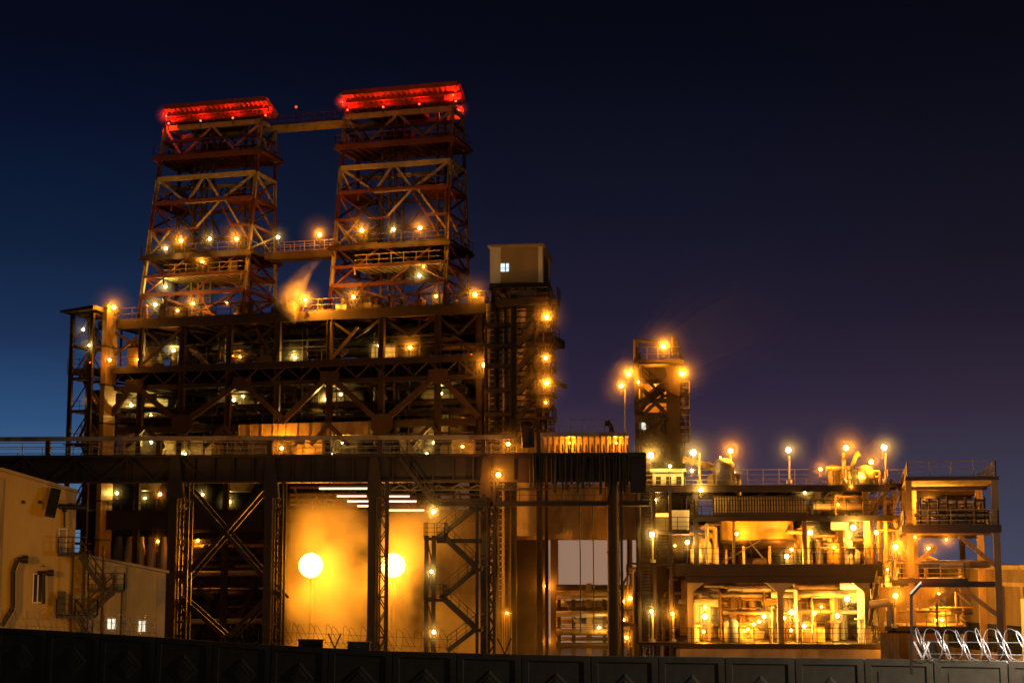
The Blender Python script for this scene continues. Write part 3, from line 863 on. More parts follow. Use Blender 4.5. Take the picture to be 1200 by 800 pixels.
mb = MB(); a = G.p(717, 508, 4); mb.tube(a, G.p(716, 500, 4), .2); mb.tube(G.p(716, 500, 4), G.p(711.5, 493, 4), .18); mb.tube(G.p(711.5, 493, 4), G.p(710.5, 499, 4), .16); mb.build('swan_neck_pipe', M_brown, sp)
mb = MB(); a = G.p(618, 524, .3); mb.tube(a, G.p(617, 500, .3), .42, 12); mb.tube(G.p(623.5, 524, .3), G.p(623.5, 502, .3), .22, 10); mb.lathe(G.p(617, 500, .3), [(.5, 0), (.5, .3), (.3, .4)], 12); mb.build('valve_stack', M_brown, sp)
for p_ in (679, 694.5):
    mb = MB(); mb.path([G.p(p_, 592, 1), G.p(p_ + 1, 650, 1), G.p(p_ + 1.5, 740, 1)], .045, 5)
    tag(mb.build('hoist_cable', M_black, None, loc=G.p(p_, 592, 1)), 'thin dark hoist cable hanging %s behind the tubular runway column' % ('farther left' if p_ < 690 else 'closest'), 'cable', 'hanging hoist cables')

# ------------------------------------------------------------------ zigzag stair tower
z = thing('zigzag_stair', 'free standing zigzag steel stair tower in silhouette before the glowing steam', 'staircase', S.ground(530))
def sz(px, py, y=0): return S.loc(px, py, y)
for p_, yt in ((500, 627), (508.5, 627), (559.5, 590)):
    for y in (0, 1.3):
        mb = MB(); xa, zz = sz(p_, yt, y); mb.beam(S.w(xa, y, -.5), S.w(xa, y, zz), .3 if p_ < 550 else .22, .25, S.ey); mb.build('post', M_dark, z)
mb = MB()
for ya, yb in ((632, 666), (668, 700), (702, 735), (737, 765)):
    mb.beam(S.p(500, ya, -.1), S.p(508.5, yb, -.1), .1); mb.beam(S.p(500, yb, -.1), S.p(508.5, yb, -.1), .1)
mb.build('lacing', M_dark, z)
FL = (((512, 630), (556, 595)), ((521, 630), (557, 664)), ((516, 701), (558, 666)), ((519, 701), (557, 736)), ((524, 762), (557, 737)))
for k, (a, b) in enumerate(FL):
    y = 0 if k % 2 else 1.2
    a, b = S.p(*a, y), S.p(*b, y)
    mb = MB(); mb.flight(a, b, 1.0, S.ey, .22, .34); f_ = mb.build('flight', M_dark, z)
    mb = MB(); mb.rail([a, b], 1.05, .9, .055, 3); mb.build('handrail', M_dark, f_)
for pa, pb, yy in ((497, 521, 629), (552, 564, 665), (497, 520, 701), (552, 564, 736.5), (552, 566, 594)):
    mb = MB(); xa, zz = sz(pa, yy, 0); xb, _ = sz(pb, yy, 0); mb.slab(S, xa, xb, -.1, 2.4, zz - .22, zz - .02); l_ = mb.build('landing', M_dark, z)
    mb = MB(); mb.rail([S.w(xa, 2.4, zz), S.w(xa, -.1, zz), S.w(xb, -.1, zz), S.w(xb, 2.4, zz)] if pa < 540 else [S.w(xb, -.1, zz), S.w(xb, 2.4, zz)], 1.05, .75, .05, 3); mb.build('handrail', M_dark, l_)
mb = MB(); mb.beam(S.p(512, 633.5, .6), S.p(565, 633.5, .6), .32, .3, S.ey); mb.build('tie_beam', M_dark, z)

# ------------------------------------------------------------------ beige workshop on the left
b = thing('workshop_building', 'beige clad workshop with a sloping roof and lower annex at the left edge', 'building', B.ground(60, 5))
def bz(px, py, y=0): return B.loc(px, py, y)
mb = MB(); poly = [B.w(bz(q[0], q[1])[0], 0, bz(*q)[1]) for q in ((-70, 571), (2, 552), (90, 577.5))]
xr_ = bz(90, 577)[0]; xl_ = bz(-70, 571)[0]
mb.prism([B.w(xl_, 0, 0)] + poly + [B.w(xr_, 0, 0)], B.ey * 24); wl = mb.build('wall', M_beige, b)
mb = MB()
for q, r_ in (((-70, 571), (2, 552)), ((2, 552), (91, 577.8))):
    a, c = B.p(*q) - B.ey * .25 + ZUP * .02, B.p(*r_) - B.ey * .25 + ZUP * .02
    mb.hexa([a, c, c + B.ey * 24.5, a + B.ey * 24.5] + [v + ZUP * .2 for v in (a, c, c + B.ey * 24.5, a + B.ey * 24.5)])
mb.build('roof', M_pale, b)
xa2, _ = bz(195, 671)
mb = MB(); mb.prism([B.w(xr_ + .003, .6, 0), B.w(xr_ + .003, .6, bz(90, 650)[1]), B.w(xa2, .6, bz(195, 671.5)[1]), B.w(xa2, .6, 0)], B.ey * 14); mb.build('annex_wall', M_beige, b)
mb = MB(); a, c = B.w(xr_ + .01, .4, bz(90, 650)[1] + .02), B.w(xa2 + .2, .4, bz(195, 671.5)[1] + .0)
mb.hexa([a, c, c + B.ey * 14.5, a + B.ey * 14.5] + [v + ZUP * .17 for v in (a, c, c + B.ey * 14.5, a + B.ey * 14.5)]); mb.build('annex_roof', M_pale, b)
mb = MB()
for p_ in (150.5,):
    xa, zz = bz(p_, 664, .5); mb.slab(B, xa - .06, xa + .06, .5, .59, 0, zz)
mb.slab(B, xa2 - .5, xa2 + .02, .54, .597, 0, bz(195, 672.5)[1]); mb.build('corner_trim', M_pale, b)
def window(pa, ya, pb, yb, m, y=0, par=b, cols=2, nm='window', frame=M_white):
    xa, z1 = bz(pa, ya, y); xb, z0 = bz(pb, yb, y)
    mb = MB(); mb.slab(B, xa, xb, y - .04, y - .003, z0, z1); w_ = mb.build(nm, m, par)
    mb = MB(); t = .07
    for i in range(cols + 1):
        x = xa + (xb - xa) * i / cols; mb.slab(B, x - t / 2, x + t / 2, y - .09, y - .042, z0, z1)
    for zz in (z0, z1): mb.slab(B, xa - .05, xb + .05, y - .1, y - .043, zz - t / 2, zz + t / 2)
    mb.build('frame', frame, w_); return w_
window(125.5, 724, 135.5, 737, E_win, .6); window(162, 726.5, 170.5, 740, E_win, .6)
window(39.5, 672, 49, 705.5, M_glass)
w_ = window(69.5, 619.5, 77.5, 647, M_house, cols=1, nm='door')
mb = MB()
for p_ in (45.5, 45.7):
    pass
for p_ in (27, 46.5):
    xa, zz = bz(p_, 590); mb.slab(B, xa - .1, xa + .1, -.06, -.004, zz, zz + .2)
mb.build('wall_vent', M_dark, b)
mb = MB(); xa, zz = bz(2, 553); mb.slab(B, xa - .12, xa + .14, -.1, -.004, 0, zz - .4); mb.build('corner_trim', M_pale, b)
mb = MB()
xa, z1 = bz(68, 693); xb, z0 = bz(76, 720); mb.slab(B, xa, xb, -.9, -.01, z0, z1); mb.build('cabinet', M_black, b)
# escape stair on the workshop wall
s = thing('escape_stair', 'dark steel escape stair with grated landings climbing the beige workshop wall', 'staircase', B.ground(105, -1))
for pa, pb, yy in ((68, 102, 648.5), (103, 145.5, 691), (66, 114, 721)):
    mb = MB(); xa, zz = bz(pa, yy, -1); xb, _ = bz(pb, yy, -1); mb.slab(B, xa, xb, -1.5, -.15, zz - .15, zz); l_ = mb.build('landing', M_dark, s)
    mb = MB(); mb.rail([B.w(xa, -.2, zz), B.w(xa, -1.5, zz), B.w(xb, -1.5, zz), B.w(xb, -.2, zz)], 1.0, .75, .05, 3); mb.build('handrail', M_dark, l_)
for k, (a, c) in enumerate((((94, 652), (121, 691)), ((134, 693), (103, 721)), ((88, 723), (108, 748)))):
    y = (-1.4, -1.4, -1.2)[k]
    a, c = B.p(*a, y), B.p(*c, y); mb = MB(); mb.flight(c, a, .95, B.ey, .21, .26); f_ = mb.build('flight', M_dark, s)
    mb = MB(); mb.rail([a, c], 1.0, .9, .055); mb.rail([a + B.ey * .95, c + B.ey * .95], 1.0, .9, .055); mb.build('handrail', M_dark, f_)
for p_, yt in ((100, 640), (121.5, 640), (86, 650), (104, 690), (143, 691)):
    mb = MB(); xa, zz = bz(p_, yt, -1.4); mb.beam(B.w(xa, -1.4, 0), B.w(xa, -1.4, zz), .1); mb.build('post', M_dark, s)
# wall fixtures
o = thing('floodlight_box', 'dark tilted box floodlight hanging from the upper workshop wall', 'floodlight', B.p(62, 588, -.9))
mb = MB(); a, c = B.p(65.5, 574, -.9), B.p(58.5, 604, -1.5); mb.beam(a, c, .62, .5, B.ey); mb.build('housing', M_black, o)
mb = MB(); a, c = B.p(69, 575, -.9), B.p(63, 604, -1.1); mb.beam(a, c, .1, .4, B.ey); mb.beam(B.p(66, 586, -.6), B.p(66, 586, 0.02), .1); mb.build('bracket', M_dark, o)
o = thing('jib_pipe', 'dark horizontal pipe with a dropper sticking out from the upper workshop wall', 'pipe', B.p(69, 594, -.3))
mb = MB(); mb.tube(B.p(69, 593, -.3), B.p(101, 594.5, -.3), .16); mb.tube(B.p(75.5, 593, -.3), B.p(75.5, 618, -.3), .06); mb.lathe(B.p(75.5, 600, -.3), [(.1, 0), (.16, .1), (.1, .3)], 8)
mb.tube(B.p(69, 593, -.3), B.p(69, 593, .02), .12); mb.build('arm', M_dark, o)
for nm, lab, pts, r in (('vent_pipe', 'tall dark vent pipe with a bent arm and rounded end by the dim tall window', ((2, 733), (15, 712), (15.5, 668), (20.5, 655.5), (31, 655)), .14), ('vent_pipe', 'short dark T shaped vent pipe on the right of the dim tall window', ((51, 707), (51, 671), (44, 671), (61, 671)), .11)):
    o = thing(nm, lab, 'pipe', B.p(*pts[1], -.35)); mb = MB(); mb.path([B.p(*q, -.35) for q in pts], r, 8)
    mb.tube(B.p(*pts[-1], -.35) - B.ex * .25, B.p(*pts[-1], -.35) + B.ex * .1, r * 1.7, 8); mb.tube(B.p(pts[1][0], pts[1][1] - 8, -.35), B.p(pts[1][0], pts[1][1] - 8, .02), .05); mb.build('pipe_run', M_dark, o)
# ------------------------------------------------------------------ process building on the right
pb_ = thing('process_building', 'open three storey process building with brightly lit machinery bays right of the runway', 'process plant', P.ground(910, 6))
def pz(px, py, y=0): return P.loc(px, py, y)
DP = 15.0
def pdeck(xa, xb, yt, th, y0=0, y1=DP, m=M_dark, rail=True, railm=M_pale, nm='deck', back=True):
    x0, z = pz(xa, yt, y0); x1, _ = pz(xb, yt, y0)
    mb = MB(); mb.slab(P, x0, x1, y0, y1, z - .12, z)
    mb.slab(P, x0, x1, y0, y0 + .3, z - th, z - .123); mb.slab(P, x0, x1, y1 - .3, y1, z - th, z - .123)
    n = max(2, int((x1 - x0) / 1.8))
    for i in range(n + 1):
        x = x0 + .15 + (x1 - x0 - .3) * i / n
        mb.beam(P.w(x, y0 + .3, z - .3), P.w(x, y1 - .3, z - .3), .32, .14)
    d = mb.build(nm, m, pb_)
    if rail:
        pts = [P.w(x1, y1, z), P.w(x0, y1, z), P.w(x0, y0, z), P.w(x1, y0, z)]
        if back: pts.append(P.w(x1, y1, z))
        mb = MB(); mb.rail(pts, 1.25, 1.25, .05, 3); mb.build('handrail', railm, d)
    return d, x0, x1, z
dT, tx0, tx1, zT = pdeck(748, 1043, 568.5, .55)
d2, _, _, z2 = pdeck(814, 1046, 604, .45, .6, DP, railm=M_brown)
d3, bx0, bx1, z3 = pdeck(786, 1034, 660.5, .95, railm=M_brown)
d4, fx0, fx1, z4 = pdeck(792, 1032, 753.5, .4, railm=M_brown)
# heavy lower beam under the main girder, with haunched column heads
mb = MB(); zb1 = pz(900, 675)[1]; zb0 = pz(900, 682.5)[1]
mb.slab(P, bx0 + 1.2, bx1 - .4, .15, .75, zb0, zb1); mb.slab(P, bx0, bx1, .05, .9, zb1 + .003, z3 - .96); mb.build('girder', M_dark, pb_)
for pa, pc in ((805.5, 812.5), (911, 918), (1013, 1020)):
    xa, _ = pz(pa, 700, .2); xb, _ = pz(pc, 700, .2)
    for y in (.2, DP - .7):
        mb = MB(); mb.slab(P, xa, xb, y, y + .5, 0, zb0 - .003); c_ = mb.build('column', M_conc if y < 5 else M_amber, pb_)
        if y < 5:
            mb = MB(); h = .75
            if pa > 820: mb.prism([P.w(xa - .9, y + .02, zb0 - .004), P.w(xa - .003, y + .02, zb0 - .004), P.w(xa - .003, y + .02, zb0 - h)], P.ey * .45)
            if pa < 1000: mb.prism([P.w(xb + .9, y + .02, zb0 - .004), P.w(xb + .003, y + .02, zb0 - .004), P.w(xb + .003, y + .02, zb0 - h)], P.ey * .45)
            mb.build('haunch', M_conc, c_)
for pa, pc, ya in ((812, 818, 573), (1011, 1018, 573), (858, 861, 606), (940, 945, 606)):
    xa, zt = pz(pa, ya, .7); xb, _ = pz(pc, ya, .7)
    for y in (.7, DP - .8):
        mb = MB(); mb.slab(P, xa, xb, y, y + .4, z3, zt); mb.build('column', M_dark if y < 5 and pa < 830 else M_amber, pb_)
mb = MB(); mb.slab(P, fx0, fx1, -.2, .4, 0, z4 - .42); mb.build('plinth', M_conc, pb_)
mb = MB(); mb.slab(P, bx0 + 2, bx1 + 1, DP + .2, DP + .5, 0, z3 - 1.2); mb.build('rear_wall', M_amber, pb_)
mb = MB(); x, zz = pz(830, 655, DP); x1_, zc = pz(1010, 612, DP); mb.slab(P, x, x1_, DP + .2, DP + .5, z3, zc); mb.build('rear_wall', M_amber, pb_)
mb = MB()
for k in range(9):
    zz = z4 + .9 + k * .75
    mb.slab(P, bx0 + 2, bx1 + 1, DP - .1, DP + .19, zz, zz + .14)
mb.build('wall_girt', M_brown, pb_)
# bright cabinet on the top deck
x0, za = pz(765, 567, 1); x1, zc = pz(801, 549, 1)
mb = MB(); mb.slab(P, x0, x1, 1.2, 2.6, zT, zc - .25); kb = mb.build('switch_cabinet', M_white, pb_)
mb = MB()
for i in range(3):
    xa = x0 + .25 + i * (x1 - x0) / 3; mb.slab(P, xa, xa + (x1 - x0) / 3 - .42, 1.15, 1.197, zT + .1, zc - .62)
mb.build('door', M_dark, kb)
mb = MB(); mb.slab(P, x0 - .2, x1 + .2, .9, 2.8, zc - .25, zc); mb.build('roof', M_white, kb)
# louvred cooler
x0, zc = pz(838, 580.5, .6); x1, za = pz(944, 600, .6)
mb = MB(); mb.slab(P, x0, x1, 1.2, 4.6, z2, zc - .1); lu = mb.build('cooler_unit', M_dark, pb_)
mb = MB()
for i in range(34):
    x = x0 + (x1 - x0) * i / 33; mb.slab(P, x - .05, x + .05, .8, 1.197, za, zc - .12)
mb.build('louvre', M_pale, lu)
mb = MB(); mb.slab(P, x0 - .1, x1 + .1, .7, 4.7, zc - .1, zc); mb.slab(P, x0 - .1, x1 + .1, .7, 1.19, za - .3, za); mb.build('casing', M_brown, lu)
# round settling tank with a dished bottom
xc, zt = pz(888, 612, 5); zl = pz(888, 634, 5)[1]; zb_ = pz(888, 653, 5)[1]; rr = (pz(932, 630, 5)[0] - pz(845, 630, 5)[0]) / 2
tk = thing('settling_tank', 'big round ochre tank with a dark dished bottom on the middle floor', 'tank', P.w(xc, 5.5, z3), None)
mb = MB(); mb.lathe(P.w(xc, 5.5 + 1, 0), [(rr, zl), (rr, zt + .6)], 40); mb.build('shell', M_yell, tk)
mb = MB(); mb.lathe(P.w(xc, 6.5, 0), [(rr * .2, zb_), (rr * .7, zb_ + (zl - zb_) * .35), (rr * .98, zl - .3), (rr + .12, zl - .02), (rr + .12, zl + .12)], 40); mb.build('dished_bottom', M_dark, tk)
for i in range(8):
    an = i * math.pi / 4 + .3; mb = MB(); c = P.w(xc + rr * .9 * math.cos(an), 6.5 + rr * .9 * math.sin(an), 0)
    mb.beam(V((c.x, c.y, z3)), V((c.x, c.y, zl)), .2); mb.build('leg', M_tank, tk)
mb = MB(); mb.beam(P.p(846, 659, .9), P.p(892, 632, .9), .12); mb.beam(P.p(878, 634, .9), P.p(898, 658, .9), .12); mb.build('tie_brace', M_pale, tk)
mb = MB(); x0, _ = pz(874, 650, 3); x1, z_ = pz(905, 645, 3); mb.slab(P, x0, x1, 9, 12, z3, z_ + .3); mb.build('pump_unit', M_pale, tk)
# stair tower at the left end
sp = thing('access_stair_tower', 'narrow stair tower with three straight flights at the left end of the process building', 'staircase', P.ground(760))
for xa, xb, ya, yb in ((750, 764, 578, 622), (768, 783, 626, 658), (750, 764, 664, 716), (750, 764, 757, 772)):
    x0, z1 = pz(xa, ya, -.6); x1, z0 = pz(xb, yb, -.6)
    mb = MB()                                                # flights seen end-on: treads rising towards the back
    n = max(4, int((z1 - z0) / .235))
    for i in range(n):
        z_ = z0 + (z1 - z0) * (i + .5) / n; y = -1.6 + 2.6 * (i + .5) / n
        mb.slab(P, x0 + .06, x1 - .06, y, y + .27, z_, z_ + .05)
    for x in (x0, x1):
        mb.hexa([P.w(x - .04, -1.7, z0), P.w(x + .04, -1.7, z0), P.w(x + .04, 1.2, z1), P.w(x - .04, 1.2, z1)] + [P.w(x - .04, -1.7, z0 + .3), P.w(x + .04, -1.7, z0 + .3), P.w(x + .04, 1.2, z1 + .3), P.w(x - .04, 1.2, z1 + .3)])
        mb.rail([P.w(x, -1.7, z0), P.w(x, 1.2, z1)], 1.0, .9, .05)
    mb.build('flight', M_dark, sp)
for xa, xb, yy in ((748, 786, 658.5), (766, 808, 622), (748, 795, 752)):
    x0, z_ = pz(xa, yy, -1.6); x1, _ = pz(xb, yy, -1.6); mb = MB(); mb.slab(P, x0, x1, -1.7, .0 if yy != 622 else 2, z_ - .25, z_); l_ = mb.build('landing', M_dark, sp)
    mb = MB(); mb.rail([P.w(x0, 0, z_), P.w(x0, -1.7, z_), P.w(x1, -1.7, z_)], 1.1, 1.0, .05, 3); mb.build('handrail', M_brown, l_)
for p_ in (748.5, 766, 785):
    x, z_ = pz(p_, 570, -.2); mb = MB(); mb.slab(P, x - .13, x + .13, -.3, -.03, 0, z_); mb.build('post', M_brown, sp)
x0, z1 = pz(785.5, 597.5, 1.3); x1, z0 = pz(808, 620, 1.3)
o = thing('wall_panel', 'plain white square panel glowing beside the stair tower, under the top deck', 'panel', P.w((x0 + x1) / 2, 1.3, z0))
mb = MB(); mb.slab(P, x0, x1, 1.3, 1.42, z0, z1); mb.build('sheet', M_white, o)
mb = MB()
for x in (x0 + .1, x1 - .1): mb.beam(P.w(x, 1.5, z0 - .1), P.w(x, 1.5, z1), .1)
mb.build('frame', M_grey, o)
x0, z1 = pz(768, 601, 2.5); x1, z0 = pz(785, 620, 2.5)
o = thing('green_cabinet', 'dim greenish cabinet with a pale lid left of the white square panel', 'cabinet', P.w((x0 + x1) / 2, 2.5, z0))
mb = MB(); mb.slab(P, x0, x1, 2.5, 3.4, z0, z1 - .35); mb.build('body', mat('green_paint', (.12, .13, .08)), o)
mb = MB(); mb.slab(P, x0 - .05, x1 + .05, 2.45, 3.45, z1 - .35, z1); mb.build('lid', M_white, o)
# stairs on the right side of the process building
for lab, a, c, y in (('steep steel stair under the right end of the top deck', (1023, 602), (1040, 574), .8), ('steep ladder stair in front of the lit lower right bay', (1019, 733), (1028, 683), -.5), ('short stair climbing behind the tank floor railing', (960, 603), (990, 574), 5)):
    o = thing('steel_stair', lab, 'staircase', P.p(*a, y)); mb = MB(); mb.flight(P.p(*a, y), P.p(*c, y), 1.0, P.ey, .23, .22); mb.build('flight', M_brown, o)
    mb = MB(); mb.rail([P.p(*a, y), P.p(*c, y)], 1.0, .8, .06); mb.build('handrail', M_amber, o)
# pipework, vessels and pumps filling the bays
def clutter(par, n, xa, xb, za, zb, y0, y1, mats, big=.35):
    for k in range(n):
        mb = MB(); x = random.uniform(xa, xb); y = random.uniform(y0, y1); t = random.random(); m = random.choice(mats); r = random.choice((.07, .1, .14, .2, big))
        if t < .5:
            z0 = za + (zb - za) * random.choice((0, 0, 0, .3)); z1 = za + (zb - za) * random.uniform(.6, 1)
            mb.path([P.w(x, y, z0), P.w(x, y, z1), P.w(x + random.uniform(-2, 2), y, z1)], r, 8)
            mb.tube(P.w(x, y, z0 + (z1 - z0) * .4), P.w(x, y, z0 + (z1 - z0) * .4 + .12), r * 1.7, 8); nm = 'pipe'
        elif t < .8:
            z = za + (zb - za) * random.uniform(.25, .95); x1 = min(xb, x + random.uniform(2, 8))
            mb.path([P.w(x, y, z), P.w(x1, y, z), P.w(x1, y, z - random.uniform(.3, 2))], r, 8); nm = 'pipe'
        elif t < .92:
            w = random.uniform(.3, .9); h = random.uniform(.9, 2.4); mb.lathe(P.w(x, y, za), [(w * .7, 0), (w, .15), (w, h), (w * .6, h + w * .5), (.08, h + w * .6)], 14); nm = 'vessel'
        else:
            w = random.uniform(.5, 1.2); mb.slab(P, x, x + w * 1.6, y, y + w, za, za + w); mb.tube(P.w(x + .1, y + w / 2, za + w + .2), P.w(x + w, y + w / 2, za + w + .2), .28, 10); nm = 'pump_unit'
        mb.build(nm, m, par)
MS = [M_pipe, M_tank, M_yell, M_amber, M_grey]
clutter(pb_, 85, fx0 + 1.5, bx1 - .5, z4, z3 - 1.6, 2, DP - 1, MS)
xq = pz(935, 640)[0]
clutter(pb_, 42, xq, bx1, z3, z2 - .6, 1.5, DP - 1, MS)
clutter(pb_, 10, bx0 + 2.2, pz(842, 640)[0], z3, z2 - .6, 2, 9, MS)
clutter(pb_, 34, pz(948, 600)[0], tx1 - 1, z2, zT - .7, 1.5, 10, MS, .3)
clutter(pb_, 24, pz(985, 560)[0], tx1 - .6, zT, zT + 1.6, 1, 8, MS, .2)
clutter(pb_, 6, pz(840, 560)[0], pz(868, 560)[0], zT, zT + 1.4, 2, 8, MS, .2)
o = thing('pipe_header', 'thick ochre pipe sloping down behind the left end of the top deck railing', 'pipe', P.p(802, 541, 4))
mb = MB(); mb.tube(P.p(800, 538, 4), P.p(835, 547, 4), .28, 10); mb.tube(P.p(835, 547, 4), P.p(848, 568, 4), .28, 10)
for q in (.3, .8): mb.tube(P.p(800, 538, 4).lerp(P.p(835, 547, 4), q), P.p(800, 538, 4).lerp(P.p(835, 547, 4), q + .03), .36, 10)
mb.build('pipe_run', M_amber, o)
o = thing('davit_crane', 'small ochre davit arm leaning right beside the brightest roof lamp', 'davit', P.p(993, 566, 2))
mb = MB(); mb.beam(P.p(992, 566, 2), P.p(1003, 533, 2), .3); mb.beam(P.p(1003, 533, 2), P.p(1007, 531, 2), .4); mb.build('arm', M_yell, o)
mb = MB(); mb.beam(P.p(990, 567, 2), P.p(990, 548, 2), .35); mb.build('post', M_yell, o)

# slim lamp posts standing at the stair tower (their lamps are things of their own)
for lab, p_, y0, y1, y_ in (('pale lamp post beside the upper stair landing', 765, 628, 659, -2.0), ('pale lamp post beside the lower stair landing', 765, 719, 752, -2.0), ('short ochre lamp post right of the lower pale lamp post', 789, 720, 752, -.8),
                            ('ochre pole carrying the lamp left of the lattice tower', 732.5, 456, 530, 0), ('thin pale mast on the top deck left of the sloping pipe', 820, 531, 567, 1), ('stout lamp post near the right end of the top deck', 989, 530, 566, 1),
                            ('thin lamp post rising from the middle of the top deck', 925, 534, 566, .5), ('thin lamp post at the right end of the top deck', 1038, 531, 564, .5), ('lamp post behind the ochre casing on the top deck', 856, 534, 567, 3),
                            ('bright ochre lamp post beside the lower right frame', 1049, 642, 679, -1), ('bright ochre lamp post under the short right deck', 1049, 700, 735, -1)):
    PL = H if p_ == 732.5 else Q if p_ == 1049 else P
    o = thing('lamp_post', lab, 'lamp post', PL.p(p_, y1, y_)); mb = MB(); mb.tube(PL.p(p_, y1, y_), PL.p(p_, y0, y_), .075 if p_ != 989 else .16, 8); mb.build('pole', M_pale if p_ not in (732.5, 1038, 925) else M_grey, o)
    mb = MB(); mb.tube(PL.p(p_, y1, y_), PL.p(p_, y1, y_) + ZUP * .25, .24, 8); mb.build('base_plate', M_grey, o)

# ------------------------------------------------------------------ open frame at the far right
q_ = thing('slab_frame', 'open concrete frame with a railed flat roof slab at the right, sky behind it', 'open structure', Q.ground(1115, 8))
def qz(px, py, y=0): return Q.loc(px, py, y)
DQ = 38.0
def qslab(xa, xb, yt, th, depth=DQ, y0=0, m=M_conc, nm='slab', rail=True, edge=None):
    x0, z = qz(xa, yt, y0); x1, _ = qz(xb, yt, y0)
    mb = MB(); mb.slab(Q, x0, x1, y0, y0 + depth, z - .25, z); d = mb.build(nm, m, q_)
    mb = MB(); mb.slab(Q, x0 - .02, x1 + .02, y0 - .15, y0 - .003, z - th, z + .02); mb.slab(Q, x1 + .02, x1 + .2, y0 - .15, y0 + depth, z - th * .9, z + .02)
    mb.slab(Q, x0 - .2, x0 - .02, y0 - .15, y0 + depth, z - th * .9, z + .02)
    for i in range(1, 4): mb.slab(Q, x0, x1, y0 + depth * i / 4, y0 + depth * i / 4 + .3, z - .55, z - .253)
    mb.build('edge_beam', edge or M_brown, d)
    if rail:
        mb = MB(); mb.rail([Q.w(x0, y0 + depth, z), Q.w(x0, y0, z), Q.w(x1, y0, z), Q.w(x1, y0 + depth, z)], 1.1, 1.5, .06, 3); mb.build('handrail', M_pale, d)
    return x0, x1, z
qx0, qx1, zq1 = qslab(1064, 1167, 559, .25)
_, _, zq2 = qslab(1060, 1170, 615.5, .55)
_, _, zq3 = qslab(1046, 1131, 677.5, .3, 8, m=M_tank)
_, _, zq4 = qslab(1040, 1132, 733.5, .3, 8, m=M_tank)
for pa, pc, y in ((1063.5, 1071, 0), (1165, 1173, 0)):
    xa, _ = qz(pa, 650); xb, _ = qz(pc, 650); mb = MB()
    mb.slab(Q, xa, xb, .02, .5, -1, zq1 - .26); mb.build('column', M_amber if pa < 1100 else M_conc, q_)
for x in (qx0 + .3, qx1 - .8):
    for y in (10.5, DQ - .6):
        mb = MB(); mb.slab(Q, x, x + .5, y, y + .5, -1, zq1 - .26); mb.build('column', M_amber, q_)
mb = MB(); xa, zz = qz(1075, 684); xb, _ = qz(1166, 684); mb.slab(Q, xa, xb, .1, .5, zz - .2, zz + .2); mb.build('tie_beam', M_brown, q_)
for a, c in (((1121, 625), (1166, 662)), ((1127, 688), (1168, 720)), ((1098, 640), (1072, 660)), ((1120, 690), (1076, 712))):
    mb = MB(); mb.beam(Q.p(*a, .25), Q.p(*c, .25), .3, .3, Q.ey); mb.build('brace', M_amber, q_)
for k in range(46):
    mb = MB(); z = zq2 + random.uniform(.15, 1.9); y = random.uniform(.8, 9); x = random.uniform(qx0 + .4, qx1 - 3); x1 = min(qx1 - .5, x + random.uniform(1.5, 5)); r = random.choice((.06, .09, .13))
    mb.path([Q.w(x, y, z), Q.w(x1, y, z)] + ([Q.w(x1, y, zq2)] if k % 3 == 0 else []), r, 7); mb.build('stacked_pipe', random.choice((M_brown, M_tank, M_pipe)), q_)
mb = MB()
for i in range(8):
    x = qx0 + .8 + (qx1 - qx0 - 1.6) * i / 7
    for y in (.7, 5, 9.5):
        mb = MB(); mb.beam(Q.w(x, y, zq2), Q.w(x, y, zq2 + 2.0), .12); mb.build('rack_post', M_brown, q_)
for k in range(26):
    mb = MB(); lo, hi = random.choice(((zq4, zq3 - .4), (zq3, zq3 + 2.4), (0, zq4 - .4))); x = random.uniform(qz(1042, 700)[0], qz(1128, 700)[0]); y = random.uniform(.8, 7); r = random.choice((.06, .1, .16, .28))
    if k % 3: mb.path([Q.w(x, y, lo), Q.w(x, y, lo + (hi - lo) * random.uniform(.5, .95)), Q.w(x + random.uniform(-1.5, 1.5), y, lo + (hi - lo) * .5)], r, 8)
    else: mb.tube(Q.w(x, y, lo + 1), Q.w(x + 3, y, lo + 1), r, 8)
    mb.build('pipe', random.choice(MS), q_)
mb = MB(); xa, _ = qz(1030, 700, 9); xb, z_ = qz(1100, 688, 9); mb.slab(Q, xa, xb, 9.2, 9.5, 0, z_); mb.build('screen_wall', M_amber, q_)

# linking stair and pipe bridge between the process building and the frame
lk = thing('link_platform', 'stacked narrow platforms with pipes and stairs between the process building and the concrete frame', 'platform', P.ground(1052, 4))
for yy, pa, pc in ((566, 1043, 1064), (604, 1046, 1064), (660, 1036, 1062), (700, 1034, 1064), (735, 1034, 1062)):
    x0, z_ = pz(pa, yy, 1.5); x1, _ = pz(pc, yy, 1.5); mb = MB(); mb.slab(P, x0 + .02, x1, 1.5, 7, z_ - .3, z_); d_ = mb.build('deck', M_brown, lk)
    mb = MB(); mb.rail([P.w(x0, 1.5, z_), P.w(x1, 1.5, z_)], 1.1, .8, .05, 3); mb.build('handrail', M_tank, d_)
for k, (a, c) in enumerate((((1044, 604), (1060, 566)), ((1060, 660), (1046, 604)), ((1038, 700), (1056, 660)), ((1058, 735), (1042, 700)), ((1040, 770), (1056, 735)))):
    mb = MB(); a, c = P.p(*a, 2.4), P.p(*c, 2.4); mb.flight(a, c, .9, P.ey, .23, .22); mb.rail([a, c], 1.0, .8, .05); mb.build('flight', M_tank, lk)
for p_, y in ((1036, 1.6), (1058, 1.6), (1046, 6.5), (1062, 6.5)):
    mb = MB(); x, z_ = pz(p_, 562, y); mb.slab(P, x - .14, x + .14, y, y + .28, 0, z_); mb.build('post', M_amber, lk)
clutter(lk, 22, pz(1036, 640)[0], pz(1060, 640)[0], 0, pz(1050, 570)[1], 3.4, 7, MS, .26)

